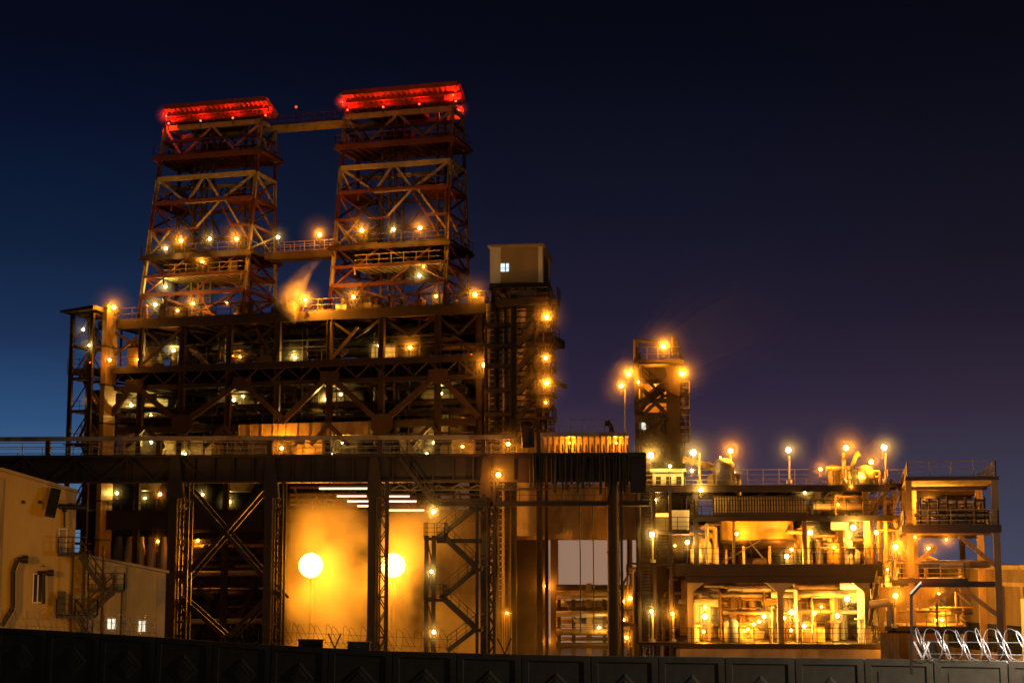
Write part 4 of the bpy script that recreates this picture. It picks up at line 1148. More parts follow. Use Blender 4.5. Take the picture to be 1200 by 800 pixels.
# long shed behind the frame
sd = thing('long_shed', 'long low beige shed with a rising roof line behind the right concrete frame', 'building', Q.ground(1170, 24))
x0, z0 = qz(1080, 703, 26); x1, z1 = qz(1215, 664, 14)
A, Bp = Q.w(x0, 30, 0), Q.w(qz(1235, 690, 8)[0], 8, 0)
def wallq(t0, t1, za, zb, off, th, m, nm, par):
    mb = MB(); dr = (Bp - A); n_ = V((dr.y, -dr.x, 0)).normalized()
    a, c = A + dr * t0 + n_ * off, A + dr * t1 + n_ * off
    mb.hexa([a + ZUP * za, c + ZUP * za, c - n_ * th + ZUP * za, a - n_ * th + ZUP * za, a + ZUP * zb, c + ZUP * zb, c - n_ * th + ZUP * zb, a - n_ * th + ZUP * zb]); return mb.build(nm, m, par)
Zs = z1 - .2
wallq(0, 1, 0, Zs, 0, .3, M_shed, 'wall', sd)
wallq(-.02, 1, Zs + .003, Zs + .35, .5, 8, M_pale, 'roof', sd)
wallq(0, 1, Zs - 1.3, Zs - 1.0, .08, .07, M_tank, 'gutter_beam', sd)
for t in (.05, .2, .35, .5, .65, .8):
    wallq(t, t + .018, 0, Zs - 1.32, .25, .24, M_pale, 'pilaster', sd)
for t in (.08, .23, .38, .53, .68):
    wallq(t, t + .1, 4.2, 6.4, .03, .027, M_glass, 'window', sd)
wallq(.82, .99, 0, Zs - 2.2, .5, .45, M_white, 'door', sd)

# ------------------------------------------------------------------ frame building and pipe rack seen under the runway
W = Plane(160, 6)
def wz(px, py, y=0): return W.loc(px, py, y)
hb_ = thing('portal_building', 'brown portal building with a wide opening under the right half of the runway', 'building', W.ground(660, 4))
def wbox(pa, ya, pc, yc, y0, y1, m, nm, par=hb_, z0=None):
    x0, z1 = wz(pa, ya, y0); x1, zb = wz(pc, yc, y0); mb = MB(); mb.slab(W, x0, x1, y0, y1, zb if z0 is None else z0, z1); return mb.build(nm, m, par)
wbox(578, 567, 745, 632, 0, 3, M_amber, 'header_wall')
wbox(578, 632.2, 640, 770, .2, 3, M_dark, 'side_wall', z0=0)
for pa, pc in ((635, 641), (645, 654), (737, 742)):
    wbox(pa, 632.2, pc, 770, -.5, .19, M_brown if pa < 700 else M_amber, 'column', z0=0)
ds = thing('backdrop_wall', 'pale grey corrugated wall added far behind for the bright sky in the portal opening', 'building', Plane(230, 4).ground(700, 4))
DSP = Plane(230, 4)  # pale backdrop wall added for the bright misty sky behind the opening
x0, z1 = DSP.loc(560, 627); x1, _ = DSP.loc(775, 627)
mb = MB(); mb.slab(DSP, x0, x1, 0, 20, 0, z1); mb.build('wall', mat('pale_corrugated_sheet', (.5, .48, .5), .6, corr=('X', .9), var=.1, scale=.1), ds)
mb = MB(); mb.slab(DSP, x0 - .4, x1 + .4, -.5, 20.5, z1, z1 + .5); mb.build('roof', M_brown, ds)
pr = thing('pipe_rack', 'amber lit pipe rack of stacked horizontal pipes low inside the portal opening', 'pipe rack', W.ground(695, -1))
for i, (yy, r, m) in enumerate(((689, .4, M_brown), (695, .3, M_tank), (700, .16, M_pipe), (707, .35, M_tank), (713, .2, M_brown), (719, .28, M_pipe), (727, .3, M_tank), (733, .15, M_pipe), (740, .32, M_yell), (748, .2, M_tank), (756, .3, M_brown))):
    mb = MB(); y = -.9 - (i % 3) * .7; mb.tube(W.p(652, yy, y), W.p(742, yy + random.uniform(-1, 1), y), r, 10); mb.build('pipe', m, pr)
for p_ in (655, 672, 690, 708, 728, 741):
    mb = MB(); a = W.p(p_, 692 if p_ != 690 else 683, -1.6); mb.beam(V((a.x, a.y, 0)), a, .35 if p_ != 690 else .5, .3); mb.build('stanchion', M_pale if p_ == 690 else M_brown, pr)
for p_ in (660, 683, 700, 720):
    mb = MB(); a, c = W.p(p_, 700, -1.7), W.p(p_ + 14, 728, -1.7); mb.beam(a, c, .15); mb.build('brace', M_tank, pr)
# piping cluster between the rack and the process building
pc_ = thing('pipe_cluster', 'dense cluster of tall vertical pipes and small lamps left of the narrow stair tower', 'pipework', W.ground(745, -6))
for k in range(30):
    mb = MB(); p_ = random.uniform(722, 806); y = random.uniform(-14, -4); t = random.uniform(650, 735); r = random.choice((.06, .1, .14, .2))
    a = W.p(p_, t, y); mb.path([V((a.x, a.y, 0)), a, a + W.ex * random.uniform(-2, 2)], r, 7); mb.build('pipe', random.choice(MS + [M_brown, M_brown]), pc_)
mb = MB(); mb.path([W.p(736, 632, -5), W.p(736, 674, -5), W.p(730, 684, -5), W.p(730, 730, -5)], .12, 7); mb.build('pipe', M_brown, pc_)
# lit equipment block inside the brown steam
o = thing('valve_house', 'small amber lit block standing low in the brown steam right of the zigzag stair', 'equipment', W.ground(594, -8))
x0, z1 = wz(588, 718, -8); x1, _ = wz(598, 718, -8); mb = MB(); mb.slab(W, x0, x1, -8, -6.5, 0, z1); mb.build('body', M_amber, o)
mb = MB()
for i in range(5): mb.tube(W.w(x0 + .2 * i, -8.2, 0), W.w(x0 + .2 * i, -8.2, z1), .05, 6)
mb.build('pipe', M_brown, o)
# coke wharf wall behind the glowing bay
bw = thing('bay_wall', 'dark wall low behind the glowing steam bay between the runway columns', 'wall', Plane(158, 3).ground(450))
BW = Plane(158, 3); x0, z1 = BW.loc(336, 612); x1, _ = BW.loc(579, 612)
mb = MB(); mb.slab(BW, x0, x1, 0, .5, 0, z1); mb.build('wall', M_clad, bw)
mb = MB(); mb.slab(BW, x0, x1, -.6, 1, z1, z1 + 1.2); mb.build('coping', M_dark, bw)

# ------------------------------------------------------------------ perimeter fence
JX = [-66, -3, 57, 119, 184, 251, 319, 386, 461, 536, 612, 693, 772, 850, 932, 1013, 1094, 1181, 1268]
JY = [732, 735, 738, 742, 746, 751, 755, 759, 762.5, 764.5, 766.5, 768, 768.8, 769.5, 770.3, 771.2, 772.5, 774, 775]
FLAB = ['dark fence panel cut by the left picture edge', 'dark diamond fence panel below the tall dim workshop window', 'dark diamond fence panel below the foot of the escape stair', 'dark diamond fence panel below the two small lit windows',
        'dark fence panel below the first lattice column', 'dark fence panel below the crossed braces', 'dark fence panel below the left glowing lamp disc', 'dark fence panel below the third lattice column', 'dark fence panel left of the zigzag stair foot',
        'dark fence panel below the zigzag stair', 'dark fence panel right of the pale joint, below the brown steam', 'dark fence panel below the pipe rack', 'dark fence panel below the narrow stair tower', 'dark fence panel below the left lower lit bay',
        'dark fence panel below the middle lower column', 'dim fence panel left of the razor wire coil', 'grey lit fence panel under the left end of the bright razor wire', 'grey lit fence panel under the razor wire at the right picture edge']
JP = []
for i, (x, y) in enumerate(zip(JX, JY)):
    D = 1 / lerp(1 / 76, 1 / 54, (x + 3) / 1271)
    r = ray(x, y); JP.append(CAM + r * (D / r.y))
def panel_mesh(nm, diamond):
    mb = MB(); h = 2.55
    def bx(x0, x1, y0, y1, z0, z1): mb.hexa([V(q) for q in ((x0, y0, z0), (x1, y0, z0), (x1, y1, z0), (x0, y1, z0), (x0, y0, z1), (x1, y0, z1), (x1, y1, z1), (x0, y1, z1))])
    bx(.012, .988, 0, .12, -h, -.003 if True else 0)
    bx(.012, .988, -.06, -.001, -.22, 0); bx(.012, .988, -.06, -.001, -h, -h + .25)
    bx(.012, .1, -.06, -.001, -h + .25, -.22); bx(.9, .988, -.06, -.001, -h + .25, -.22)
    if diamond:
        for s_, d in ((.26, .05), (.17, .08)):
            mb.hexa([V((.5 + q[0] * s_, -d * .01, -1.27 + q[1] * s_ * 2.5)) for q in ((0, -1), (1, 0), (0, 1), (-1, 0))] + [V((.5 + q[0] * s_ * .85, -d, -1.27 + q[1] * s_ * 2.1)) for q in ((0, -1), (1, 0), (0, 1), (-1, 0))])
    else:
        bx(.2, .8, -.03, -.001, -2.1, -.42)
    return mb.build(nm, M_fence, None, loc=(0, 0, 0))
protos = {}
for i in range(len(JX) - 1):
    a, c = JP[i], JP[i + 1]; d = i < 15
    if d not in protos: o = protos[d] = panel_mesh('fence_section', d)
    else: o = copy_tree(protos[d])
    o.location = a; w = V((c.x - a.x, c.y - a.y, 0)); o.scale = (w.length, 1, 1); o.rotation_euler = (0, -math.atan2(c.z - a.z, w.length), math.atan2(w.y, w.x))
    tag(o, FLAB[i], 'fence section', 'concrete fence panels')
PLAB = ['left of the tall dim workshop window', 'between the dim window and the escape stair', 'under the escape stair landing', 'right of the two small lit windows', 'between the first two lattice columns', 'beside the second lattice column', 'below the left glowing lamp disc', 'right of the third lattice column', 'beneath the zigzag stair',
        'catching light right of the zigzag stair', 'left of the pipe rack', 'left of the narrow stair tower', 'catching light under the left lower bay', 'catching light under the middle lower bay', 'left of the razor wire', 'at the left end of the razor wire', 'between the two grey lit panels']
pm = None
for i in range(1, len(JX) - 1):
    if pm is None:
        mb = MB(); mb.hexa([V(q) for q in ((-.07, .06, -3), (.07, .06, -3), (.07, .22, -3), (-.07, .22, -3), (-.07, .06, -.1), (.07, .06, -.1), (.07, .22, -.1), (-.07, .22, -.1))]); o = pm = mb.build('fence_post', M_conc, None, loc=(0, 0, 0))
    else: o = copy_tree(pm)
    o.location = JP[i]; tag(o, 'narrow concrete fence post ' + PLAB[i - 1], 'fence post', 'posts between the fence panels')

# razor wire coils and their brackets
def coil(label, p0, p1, rad, pitch, r, m, lift, ny=18, counter=True):
    o = thing('razor_wire_coil', label, 'razor wire', (p0 + p1) / 2)
    L_ = (p1 - p0).length; n = int(L_ / pitch); ax = (p1 - p0).normalized(); sd = ax.cross(ZUP).normalized()
    for k in ((1, -1) if counter else (1,)):
        mb = MB(); pts = []
        for j in range(n * ny + 1):
            an = 2 * math.pi * j / ny * k + (.0 if k > 0 else 1.2); rj = rad * (1 + .05 * math.sin(j * .37))
            pts.append(p0 + ax * (L_ * j / (n * ny) + rad * .62 * math.cos(an + .5)) + sd * rj * math.cos(an) * .8 + ZUP * (lift + rj + rj * math.sin(an)))
        mb.path(pts, r, 5); mb.build('wire_helix', m, o)
    mb = MB()
    for q in (.35, 1.15):
        mb.path([p0 + ZUP * (lift + rad * q), p1 + ZUP * (lift + rad * q)], r * .8, 5)
    mb.build('straining_wire', m, o); return o
coil('bright white razor wire coil on top of the lit right fence panels', JP[16] + V((-.55, .12, 0)), JP[18] + V((0, .12, 0)), .5, .6, .011, M_wire, .02, 22)
coil('faint grey razor wire coil on the fence below the workshop', JP[0] + V((0, .12, 0)), JP[4] + V((0, .12, 0)), .42, .75, .008, M_wire, .02)
coil('dark razor wire coil silhouetted against the glowing steam', JP[5] + V((0, .12, 0)), JP[9] + V((0, .12, 0)), .42, .8, .009, M_dark, .02)
for lab, i, off in (('dark V shaped wire bracket before the left glowing lamp disc', 7, .25), ('dark V shaped wire bracket right of the zigzag stair', 9, 2.1), ('white V shaped wire bracket at the left end of the bright coil', 16, -.35)):
    c = JP[i] + (JP[i + 1] - JP[i]).normalized() * off + V((0, .1, 0)); o = thing('wire_bracket', lab, 'bracket', c); mb = MB()
    for s_ in (-.28, .25): mb.beam(c, c + V((s_, 0, .6)), .06)
    mb.beam(c - ZUP * .3, c, .07); mb.build('arm', M_wire if i == 16 else M_dark, o)
for lab, i, off, w in (('flat dark box on the fence left of the glowing steam disc', 6, 1.9, 1.0), ('flat dark box on the fence by the third lattice column', 7, 1.4, .9)):
    c = JP[i] + (JP[i + 1] - JP[i]).normalized() * off + V((0, .3, 0)); o = thing('junction_box', lab, 'box', c); mb = MB(); mb.beam(c + V((-w / 2, 0, .12)), c + V((w / 2, 0, .1)), .3, .3); mb.build('body', M_dark, o)
    mb = MB(); mb.beam(c + V((-w / 2 - .04, 0, .29)), c + V((w / 2 + .04, 0, .27)), .05, .36); mb.build('lid', M_dark, o)
# slim post with an angled lit head near the fence
FP = Plane(57, 20)
o = thing('angled_lamp_post', 'slim dark post with a thin angled bright head left of the razor wire', 'lamp post', FP.p(1068, 775))
mb = MB(); mb.beam(FP.p(1068, 790), FP.p(1068, 697), .075); mb.build('pole', M_dark, o)
mb = MB(); mb.beam(FP.p(1067.5, 697.5), FP.p(1080, 684), .06, .2); hd = mb.build('head', M_dark, o)
mb = MB(); mb.beam(FP.p(1067.5, 697.5) + V((-.02, -.02, .07)), FP.p(1080, 684) + V((-.02, -.02, .07)), .03, .09); mb.build('tube', emis('white_tube', (1, .9, .75), .9), hd)
# ------------------------------------------------------------------ lamps
COL = {'o': (1, .3, .015), 'w': (1, .5, .07), 'g': (1, .62, .12), 'r': (1, .03, .008)}
EM = {'o': E_or, 'w': E_wh, 'g': E_gr, 'r': E_red}
NAME = {'o': 'sodium_lamp', 'w': 'floodlight', 'g': 'work_lamp', 'r': 'warning_light'}
CAT = {'o': 'lamp', 'w': 'floodlight', 'g': 'lamp', 'r': 'warning light'}
def uv(mb, c, r, n=12, m=8):
    mb.lathe(c, [(max(.01, r * math.sin(math.pi * j / m)), -r * math.cos(math.pi * j / m)) for j in range(m + 1)], n)
def lamp_proto(kind, lit):
    """a floodlight of unit bulb radius facing -Y: bulb, hooded reflector, bracket"""
    o = bpy.data.objects.new(NAME[kind], None); C.objects.link(o)
    mb = MB(); uv(mb, V((0, 0, 0)), .62, 14, 10); mb.build('bulb', EM[kind], o)
    mb = MB()
    n = 14
    prof = ((.3, .75), (.55, .6), (.74, .3), (.78, .32), (.62, .7), (.3, .95))
    vs = [V((q * math.cos(2 * math.pi * i / n), y, q * math.sin(2 * math.pi * i / n))) for q, y in prof for i in range(n)]
    mb.add(vs, [(j * n + i, j * n + (i + 1) % n, (j + 1) * n + (i + 1) % n, (j + 1) * n + i) for j in range(len(prof) - 1) for i in range(n)], True)
    mb.add(vs, [tuple(range(n))])
    if kind != 'r': mb.build('reflector', M_dark, o)
    mb = MB(); mb.beam(V((0, .9, -.4)), V((0, 1.3, -2.6)), .3); mb.beam(V((-.5, 1.3, -2.6)), V((.5, 1.3, -2.6)), .3)
    mb.build('bracket', M_dark, o)
    if lit:
        ld = bpy.data.lights.new('lamp_light', 'POINT'); ld.color = COL[kind]; ld.energy = lit; ld.shadow_soft_size = .12
        lo = bpy.data.objects.new('lamp_light', ld); C.objects.link(lo); lo.parent = o; lo.location = (0, -1.9, 0)
    return o
PR = {}
GLOW = []
def lamp(px, py, kind, rpx, pl, y, pw, label, group=None):
    r = rpx / (pl.k); c = pl.p(px, py, y)
    pw = pw * (4.4 if y > .5 else 1.4) if pw and group == RG else pw * 2 if pw and kind == 'g' else pw
    key = (kind, pw)
    if key not in PR: o = PR[key] = lamp_proto(kind, pw)
    else: o = copy_tree(PR[key])
    o.location = c; o.scale = (r, r, r)
    if pw: GLOW.append((c + V((0, -1.9 * r, 0)), min(2.0, (.55 + r * 3.4) * (1.15 if kind == 'o' else .9)), pw))
    tag(o, label, CAT[kind], group); return o
TW = 'lamps on the hoist towers'
PLN = 'lamps on the plant decks'
RG = 'lamps around the process building'
TL = 'left hoist tower'
L = lambda *a: lamp(*a)
BIG, MID, SML = 700, 350, 120
for a in (
 (212, 282, 'o', 3.4, M, 3.6, BIG, 'amber lamp at the left of the lower walkway on the %s' % TL, TW), (246, 280, 'w', 2.8, M, 3.6, MID, 'white lamp in the middle of the lower walkway on the %s' % TL, TW),
 (277, 280, 'o', 3.6, M, 3.6, BIG, 'amber lamp at the right of the lower walkway on the %s' % TL, TW), (194.5, 291, 'w', 2.6, M, 3.5, MID, 'white lamp on the left leg of the %s at walkway level' % TL, TW),
 (326, 278, 'w', 2.8, M, 10, MID, 'white lamp at the left end of the lower footbridge', TW), (237, 307, 'o', 3.2, M, 6, BIG, 'amber lamp just below the walkway inside the %s' % TL, TW),
 (194, 336, 'g', 2.6, M, 6, MID, 'yellow white lamp alone in the lower left of the %s' % TL, TW), (182, 357, 'g', 3, M, 2.5, MID, 'yellow white lamp at the left foot of the %s' % TL, TW),
 (208, 364, 'o', 2.2, M, 1.5, SML, 'small amber lamp on the roof edge, between two larger lamps under the %s' % TL, TW), (226, 356, 'o', 3.4, M, 3, BIG, 'large amber lamp at the foot of the %s' % TL, TW),
 (266, 355, 'o', 1.6, M, 8, SML, 'tiny amber lamp right of the large lamp at the foot of the %s' % TL, TW),
 (374.5, 275, 'o', 3.6, M, 7.2, BIG, 'amber lamp at the right end of the lower footbridge', TW), (424, 270, 'o', 3.6, M, 3.6, BIG, 'amber lamp on the left of the right hoist tower walkway', TW),
 (461, 269, 'w', 2.8, M, 3.6, MID, 'white lamp in the middle of the right hoist tower walkway', TW), (492, 267, 'o', 3.8, M, 3.6, BIG, 'amber lamp on the right of the right hoist tower walkway', TW),
 (491.5, 323, 'g', 2.8, M, 5, MID, 'yellow white lamp low inside the right hoist tower', TW), (414, 348, 'o', 3.4, M, 2, BIG, 'amber lamp at the left foot of the right hoist tower', TW),
 (511, 347, 'o', 2.4, M, 5, MID, 'amber lamp at the foot of a lit duct in the right hoist tower', TW), (496.5, 313, 'o', 1.5, M, 6, SML, 'tiny amber lamp above the yellow white one in the right hoist tower', TW),
 (358, 351, 'o', 3.0, M, -1.6, 6000, 'amber lamp shining through the bright steam plume on the roof', PLN), (556.5, 345, 'o', 3.8, M, 0, BIG, 'amber lamp on the right end of the plant roof', PLN),
 (133.5, 360, 'o', 3.8, M, -1.5, BIG, 'amber lamp beside the bright top of the pale duct', PLN),
 (97.5, 386, 'w', 2.4, M, -3.7, SML, 'upper white lamp in the corner stair tower', PLN), (104.5, 404.5, 'g', 2.2, M, -3.7, SML, 'lower white lamp in the corner stair tower', PLN), (105.5, 424.5, 'r', 1.2, M, -3.7, None, 'tiny red light in the corner stair tower', PLN),
 (128.5, 421.5, 'o', 2.6, M, -2.6, MID, 'amber lamp on deck level right of the pale duct', PLN), (162, 421.5, 'o', 1.7, M, 2, SML, 'small orange lamp by the first front post above the main deck', PLN),
 (175.5, 409.5, 'o', 3, M, 4, MID, 'amber lamp under the left roof trusses', PLN), (203.5, 410.5, 'g', 3, M, 2.7, MID, 'yellow white lamp on the left control cabin', PLN),
 (272, 417, 'o', 2.2, M, 4, SML, 'left of the pair of small amber lamps above the second brace peak', PLN), (281, 418, 'o', 2.0, M, 4, SML, 'right of the pair of small amber lamps above the second brace peak', PLN),
 (345.5, 418.5, 'g', 2.8, M, 1, MID, 'yellow white lamp on the main deck below the steam plume', PLN), (331.5, 419.5, 'r', 1.3, M, 6, None, 'left of the two tiny red lights below the steam plume', PLN), (336.5, 419.5, 'r', 1.3, M, 6, None, 'right of the two tiny red lights below the steam plume', PLN),
 (444.5, 405, 'g', 3, M, 2.8, MID, 'yellow white lamp on the slatted middle control cabin', PLN), (480.5, 407, 'o', 3.4, M, 2, BIG, 'amber lamp right of the slatted middle control cabin', PLN),
 (552.5, 415, 'r', 1.2, M, 5, None, 'tiny red light near the right end of the main deck', PLN), (567.5, 427.5, 'o', 3.8, M, -1.5, BIG, 'amber lamp on the riser ducts left of the lift tower', PLN),
 (159, 457, 'g', 2.8, M, 2.4, MID, 'upper yellow white lamp before the first chamber vessel', PLN), (154, 474.5, 'g', 3, M, 2, MID, 'lower yellow white lamp before the first chamber vessel', PLN), (177, 486.5, 'g', 1.5, M, 3, SML, 'tiny lamp right of the lower lamp at the first chamber vessel', PLN),
 (279, 454.5, 'g', 2.2, M, 2.5, SML, 'topmost of the three lamps at the second chamber vessel', PLN), (274, 468.5, 'g', 3, M, 2, MID, 'lowest of the three lamps at the second chamber vessel', PLN), (284.5, 464, 'g', 2.2, M, 3, SML, 'rightmost of the three lamps at the second chamber vessel', PLN),
 (386.5, 453.5, 'g', 2.4, M, 2.5, SML, 'topmost of the three lamps at the third chamber vessel', PLN), (381.5, 468, 'g', 3, M, 2, MID, 'lowest of the three lamps at the third chamber vessel', PLN), (399.5, 462, 'g', 2.2, M, 3, SML, 'rightmost of the three lamps at the third chamber vessel', PLN), (345, 479.5, 'g', 1.4, M, 2, SML, 'tiny lamp low left of the third chamber vessel', PLN),
 (516.5, 451, 'g', 2.6, M, 2.5, SML, 'topmost of the column of lamps at the fourth chamber vessel', PLN), (517.5, 461, 'g', 1.8, M, 3.4, SML, 'second lamp down at the fourth chamber vessel', PLN), (513.5, 471.5, 'g', 2.8, M, 2, MID, 'brightest lamp at the fourth chamber vessel, third one down', PLN), (516.5, 483, 'g', 1.8, M, 2.6, SML, 'lowest lamp at the fourth chamber vessel', PLN), (543.5, 491, 'o', 1.4, M, 1, SML, 'tiny amber lamp right of the fourth chamber vessel', PLN),
 (177, 518, 'g', 2.8, M, 1, SML, 'oval yellow white lamp under the runway beam at the left', PLN), (163.5, 531.5, 'g', 2.2, M, .5, SML, 'yellow white lamp just above the runway walkway at the far left', PLN), (217, 531.5, 'g', 2.0, M, .5, SML, 'yellow white lamp just above the runway walkway over the first lattice column', PLN),
 (330, 525, 'o', 3, M, -.6, 1800, 'wide amber glow lamp behind the runway walkway over the second column', PLN), (401, 518.5, 'g', 1.6, M, .5, SML, 'tiny lamp under the runway beam over the glowing bay', PLN), (388.5, 531.5, 'g', 2, M, .5, SML, 'yellow white lamp just above the runway walkway over the glowing bay', PLN),
 (509, 518, 'g', 3.2, M, .5, MID, 'oval yellow white lamp under the runway beam above the zigzag stair', PLN), (500, 531.5, 'g', 2.6, M, .5, SML, 'yellow white lamp on the runway walkway above the zigzag stair', PLN), (542, 523, 'o', 2.4, M, .5, MID, 'amber lamp behind the runway railing left of the fourth column', PLN), (562.5, 528, 'o', 2, M, .5, SML, 'small amber lamp on the runway walkway by the fourth column', PLN),
 (722, 519, 'o', 1.6, G, 4.6, MID, 'added amber lamp behind the trolley wheels at the right end of the runway', PLN), (668, 519, 'o', 1.4, G, 4.6, MID, 'added amber lamp behind the trolley wheels near the valve stack', PLN), (595.5, 520, 'o', 3.4, G, 3, MID, 'amber lamp on the runway below the lift tower', PLN), (584, 556, 'o', 4.2, G, -1.3, MID, 'large amber lamp on the runway girder over the fourth column', PLN),  # both lamps behind the trolley wheels are added to brighten its panel
 (137, 577.5, 'g', 2.6, M, .5, SML, 'slanted yellow white lamp under the girder left of the blue opening', PLN), (187.5, 579, 'o', 2.8, M, .5, SML, 'slanted amber lamp under the girder left of the first lattice column', PLN), (170, 583.5, 'g', 2, M, 12, SML, 'pale tube lamp in the olive opening under the girder', PLN),
 (237.5, 579, 'g', 2.2, M, .5, SML, 'yellow white lamp behind the crossed braces at the left', PLN), (268.5, 588, 'g', 2.6, M, 12, MID, 'upright tube lamp behind the crossed braces', PLN), (232, 633, 'o', 2.2, M, 3, MID, 'amber lamp under the awning behind the crossed braces', PLN), (185, 634, 'o', 2.0, M, 4, SML, 'long amber lamp right of the hopper row', PLN),
 (640.5, 371.5, 'o', 3.8, E, -1.8, BIG, 'topmost amber lamp on the lift tower stairs', PLN), (639.5, 419.5, 'o', 3.4, E, -1.8, MID, 'second amber lamp down the lift tower stairs', PLN), (640.5, 448.5, 'o', 3.8, E, -1.8, BIG, 'third amber lamp down the lift tower stairs', PLN), (639.5, 471.5, 'o', 1.8, E, -1.8, SML, 'small lowest amber lamp on the lift tower stairs', PLN),
 (777.5, 405.5, 'o', 4.2, H, -1, BIG, 'amber lamp on top of the conveyor head tower', RG), (799.5, 437.5, 'o', 4.2, H, -1, BIG, 'amber lamp on the right shoulder of the conveyor head tower', RG), (736.5, 437.5, 'o', 3.6, H, -1, BIG, 'amber lamp on the left shoulder of the conveyor head tower', RG),
 (728, 452, 'o', 3.6, H, -.6, MID, 'amber lamp left of the conveyor head tower on its own pole', RG), (769, 453, 'o', 1.6, H, 3, MID, 'amber lamp inside the opening of the conveyor head tower', RG), (104, 470, 'o', 1.2, M, -.8, SML, 'tiny amber lamp inside the lower flights of the corner stair tower', PLN), (102, 512, 'o', 1.2, M, -.8, SML, 'tiny amber lamp near the bottom of the corner stair tower', PLN), (748, 447.5, 'o', 2.2, H, -1, SML, 'small amber lamp on the left column of the conveyor head tower', RG),
 (762.5, 533.5, 'w', 5, P, -.6, BIG, 'big white floodlight over the left end of the top deck', RG), (812.5, 530, 'w', 5, P, .4, BIG, 'big white floodlight on the thin pale mast', RG), (856, 528, 'o', 4.4, P, 2.4, BIG, 'amber lamp on the post behind the top deck railing', RG), (785, 546, 'w', 2.2, P, 2.9, SML, 'small white lamp on top of the white switch cabinet', RG), (811, 551, 'w', 2.6, P, 1, SML, 'small white lamp right of the white switch cabinet', RG),
 (842, 549, 'o', 2.8, P, 2, MID, 'small amber lamp behind the railing below the amber post lamp', RG), (860.5, 554, 'w', 2.2, P, 3, SML, 'small white lamp low behind the top deck railing', RG), (844, 535.5, 'o', 1.4, P, 4, None, 'tiny amber lamp left of the amber post lamp', RG),
 (924, 527, 'w', 4.2, P, 0, MID, 'white lamp on the thin post in the middle of the top deck', RG), (991.5, 524.5, 'o', 4.6, P, .4, BIG, 'largest amber lamp on the stout post at the right of the top deck', RG), (1036, 524, 'w', 4.6, P, .4, MID, 'white lamp on the thin post at the right end of the top deck', RG), (1021, 541, 'o', 4, P, 1, MID, 'amber lamp between the two tall posts at the right of the top deck', RG), (961.5, 549.5, 'o', 3, P, 1, MID, 'small amber lamp on the top deck railing right of the middle', RG), (1007, 557.5, 'w', 3, P, 1, MID, 'white lamp low on the machinery at the right of the top deck', RG),
 (821, 574, 'w', 3, P, -.2, MID, 'white lamp under the left end of the top deck', RG), (768.5, 585.5, 'w', 1.8, P, 2, SML, 'small white lamp behind the upper stair flight', RG), (764, 626, 'w', 4.2, P, -2.2, MID, 'white lamp on the pale post at the upper stair landing', RG), (805.5, 635, 'w', 3.4, P, 1, MID, 'white lamp below the white square panel', RG), (791, 639, 'o', 1.5, P, 2, SML, 'tiny lamp left of the lamp below the white square panel', RG),
 (863.5, 625, 'o', 3, P, 3.4, MID, 'amber lamp in front of the round tank shell', RG), (943, 577, 'w', 2.2, P, 1, SML, 'bright lamp at the right end of the louvred cooler', RG), (997, 570, 'o', 1.8, P, .2, SML, 'small amber lamp under the right of the top deck', RG), (982, 591, 'o', 1.6, P, 1, SML, 'small amber lamp beside the short stair behind the tank floor railing', RG),
 (949.5, 623.5, 'w', 3.6, P, 1.5, MID, 'white lamp right of the round tank', RG), (1000, 618, 'w', 4.4, P, 1, BIG, 'big white lamp under the second deck at the right', RG), (1027, 623.5, 'o', 3.6, P, 1, MID, 'amber lamp under the right end of the second deck', RG), (989, 632, 'o', 3.2, P, 4, MID, 'amber lamp left below the big white lamp of the second deck', RG), (977, 641, 'o', 2.8, P, 3, MID, 'amber lamp above the main girder right of the tank', RG), (927.5, 643.5, 'o', 3, P, 3, MID, 'upper amber lamp at the right foot of the round tank', RG), (922, 651.5, 'w', 3.4, P, 1.2, MID, 'lower whitish lamp at the right foot of the round tank', RG),
 (763.5, 716, 'w', 2.6, P, -2.2, MID, 'white lamp on the pale post at the lower stair landing', RG), (788, 718.5, 'o', 2.8, P, -.9, MID, 'amber lamp on the short ochre post', RG),
 (826, 711, 'o', 2.6, P, 2, SML, 'upper amber lamp in the left lower bay', RG), (826, 722, 'w', 4, P, 1.5, MID, 'large white lamp in the left lower bay', RG), (824.5, 739.5, 'o', 2.4, P, 2.5, SML, 'lower amber lamp in the left lower bay', RG),
 (895.5, 722, 'w', 3.2, P, 2, MID, 'topmost lamp of the rising row in the left lower bay', RG), (889.5, 728, 'o', 2.8, P, 4, SML, 'second lamp from the top of the rising row', RG), (883.5, 731, 'o', 2.8, P, 6, SML, 'third lamp from the top of the rising row', RG), (876.5, 736.5, 'o', 2.6, P, 8, SML, 'fourth lamp from the top of the rising row', RG), (872, 739, 'o', 2.2, P, 10, SML, 'fifth lamp from the top of the rising row', RG), (867, 741.5, 'o', 1.8, P, 12, SML, 'lowest lamp of the rising row', RG),
 (903.5, 721, 'o', 2.2, P, 5, SML, 'amber lamp left of the middle lower column', RG), (919.5, 723.5, 'o', 2.4, P, 3, SML, 'amber lamp right of the middle lower column', RG), (927.5, 717, 'w', 4, P, 2, MID, 'large white lamp in the right lower bay at the left', RG), (942.5, 733, 'w', 3, P, 2, SML, 'white lamp low in the right lower bay', RG), (927, 738, 'o', 2.4, P, 4, SML, 'amber lamp low left in the right lower bay', RG), (954.5, 718, 'o', 3.2, P, 3, MID, 'amber lamp in the middle of the right lower bay', RG), (962.5, 710.5, 'o', 2, P, 5, SML, 'small amber lamp above the middle of the right lower bay', RG), (981.5, 721, 'w', 3.4, P, 3, MID, 'whitish lamp right of the middle of the right lower bay', RG), (993, 701.5, 'w', 4.2, P, 1.2, MID, 'big white lamp under the right haunch of the right lower bay', RG),
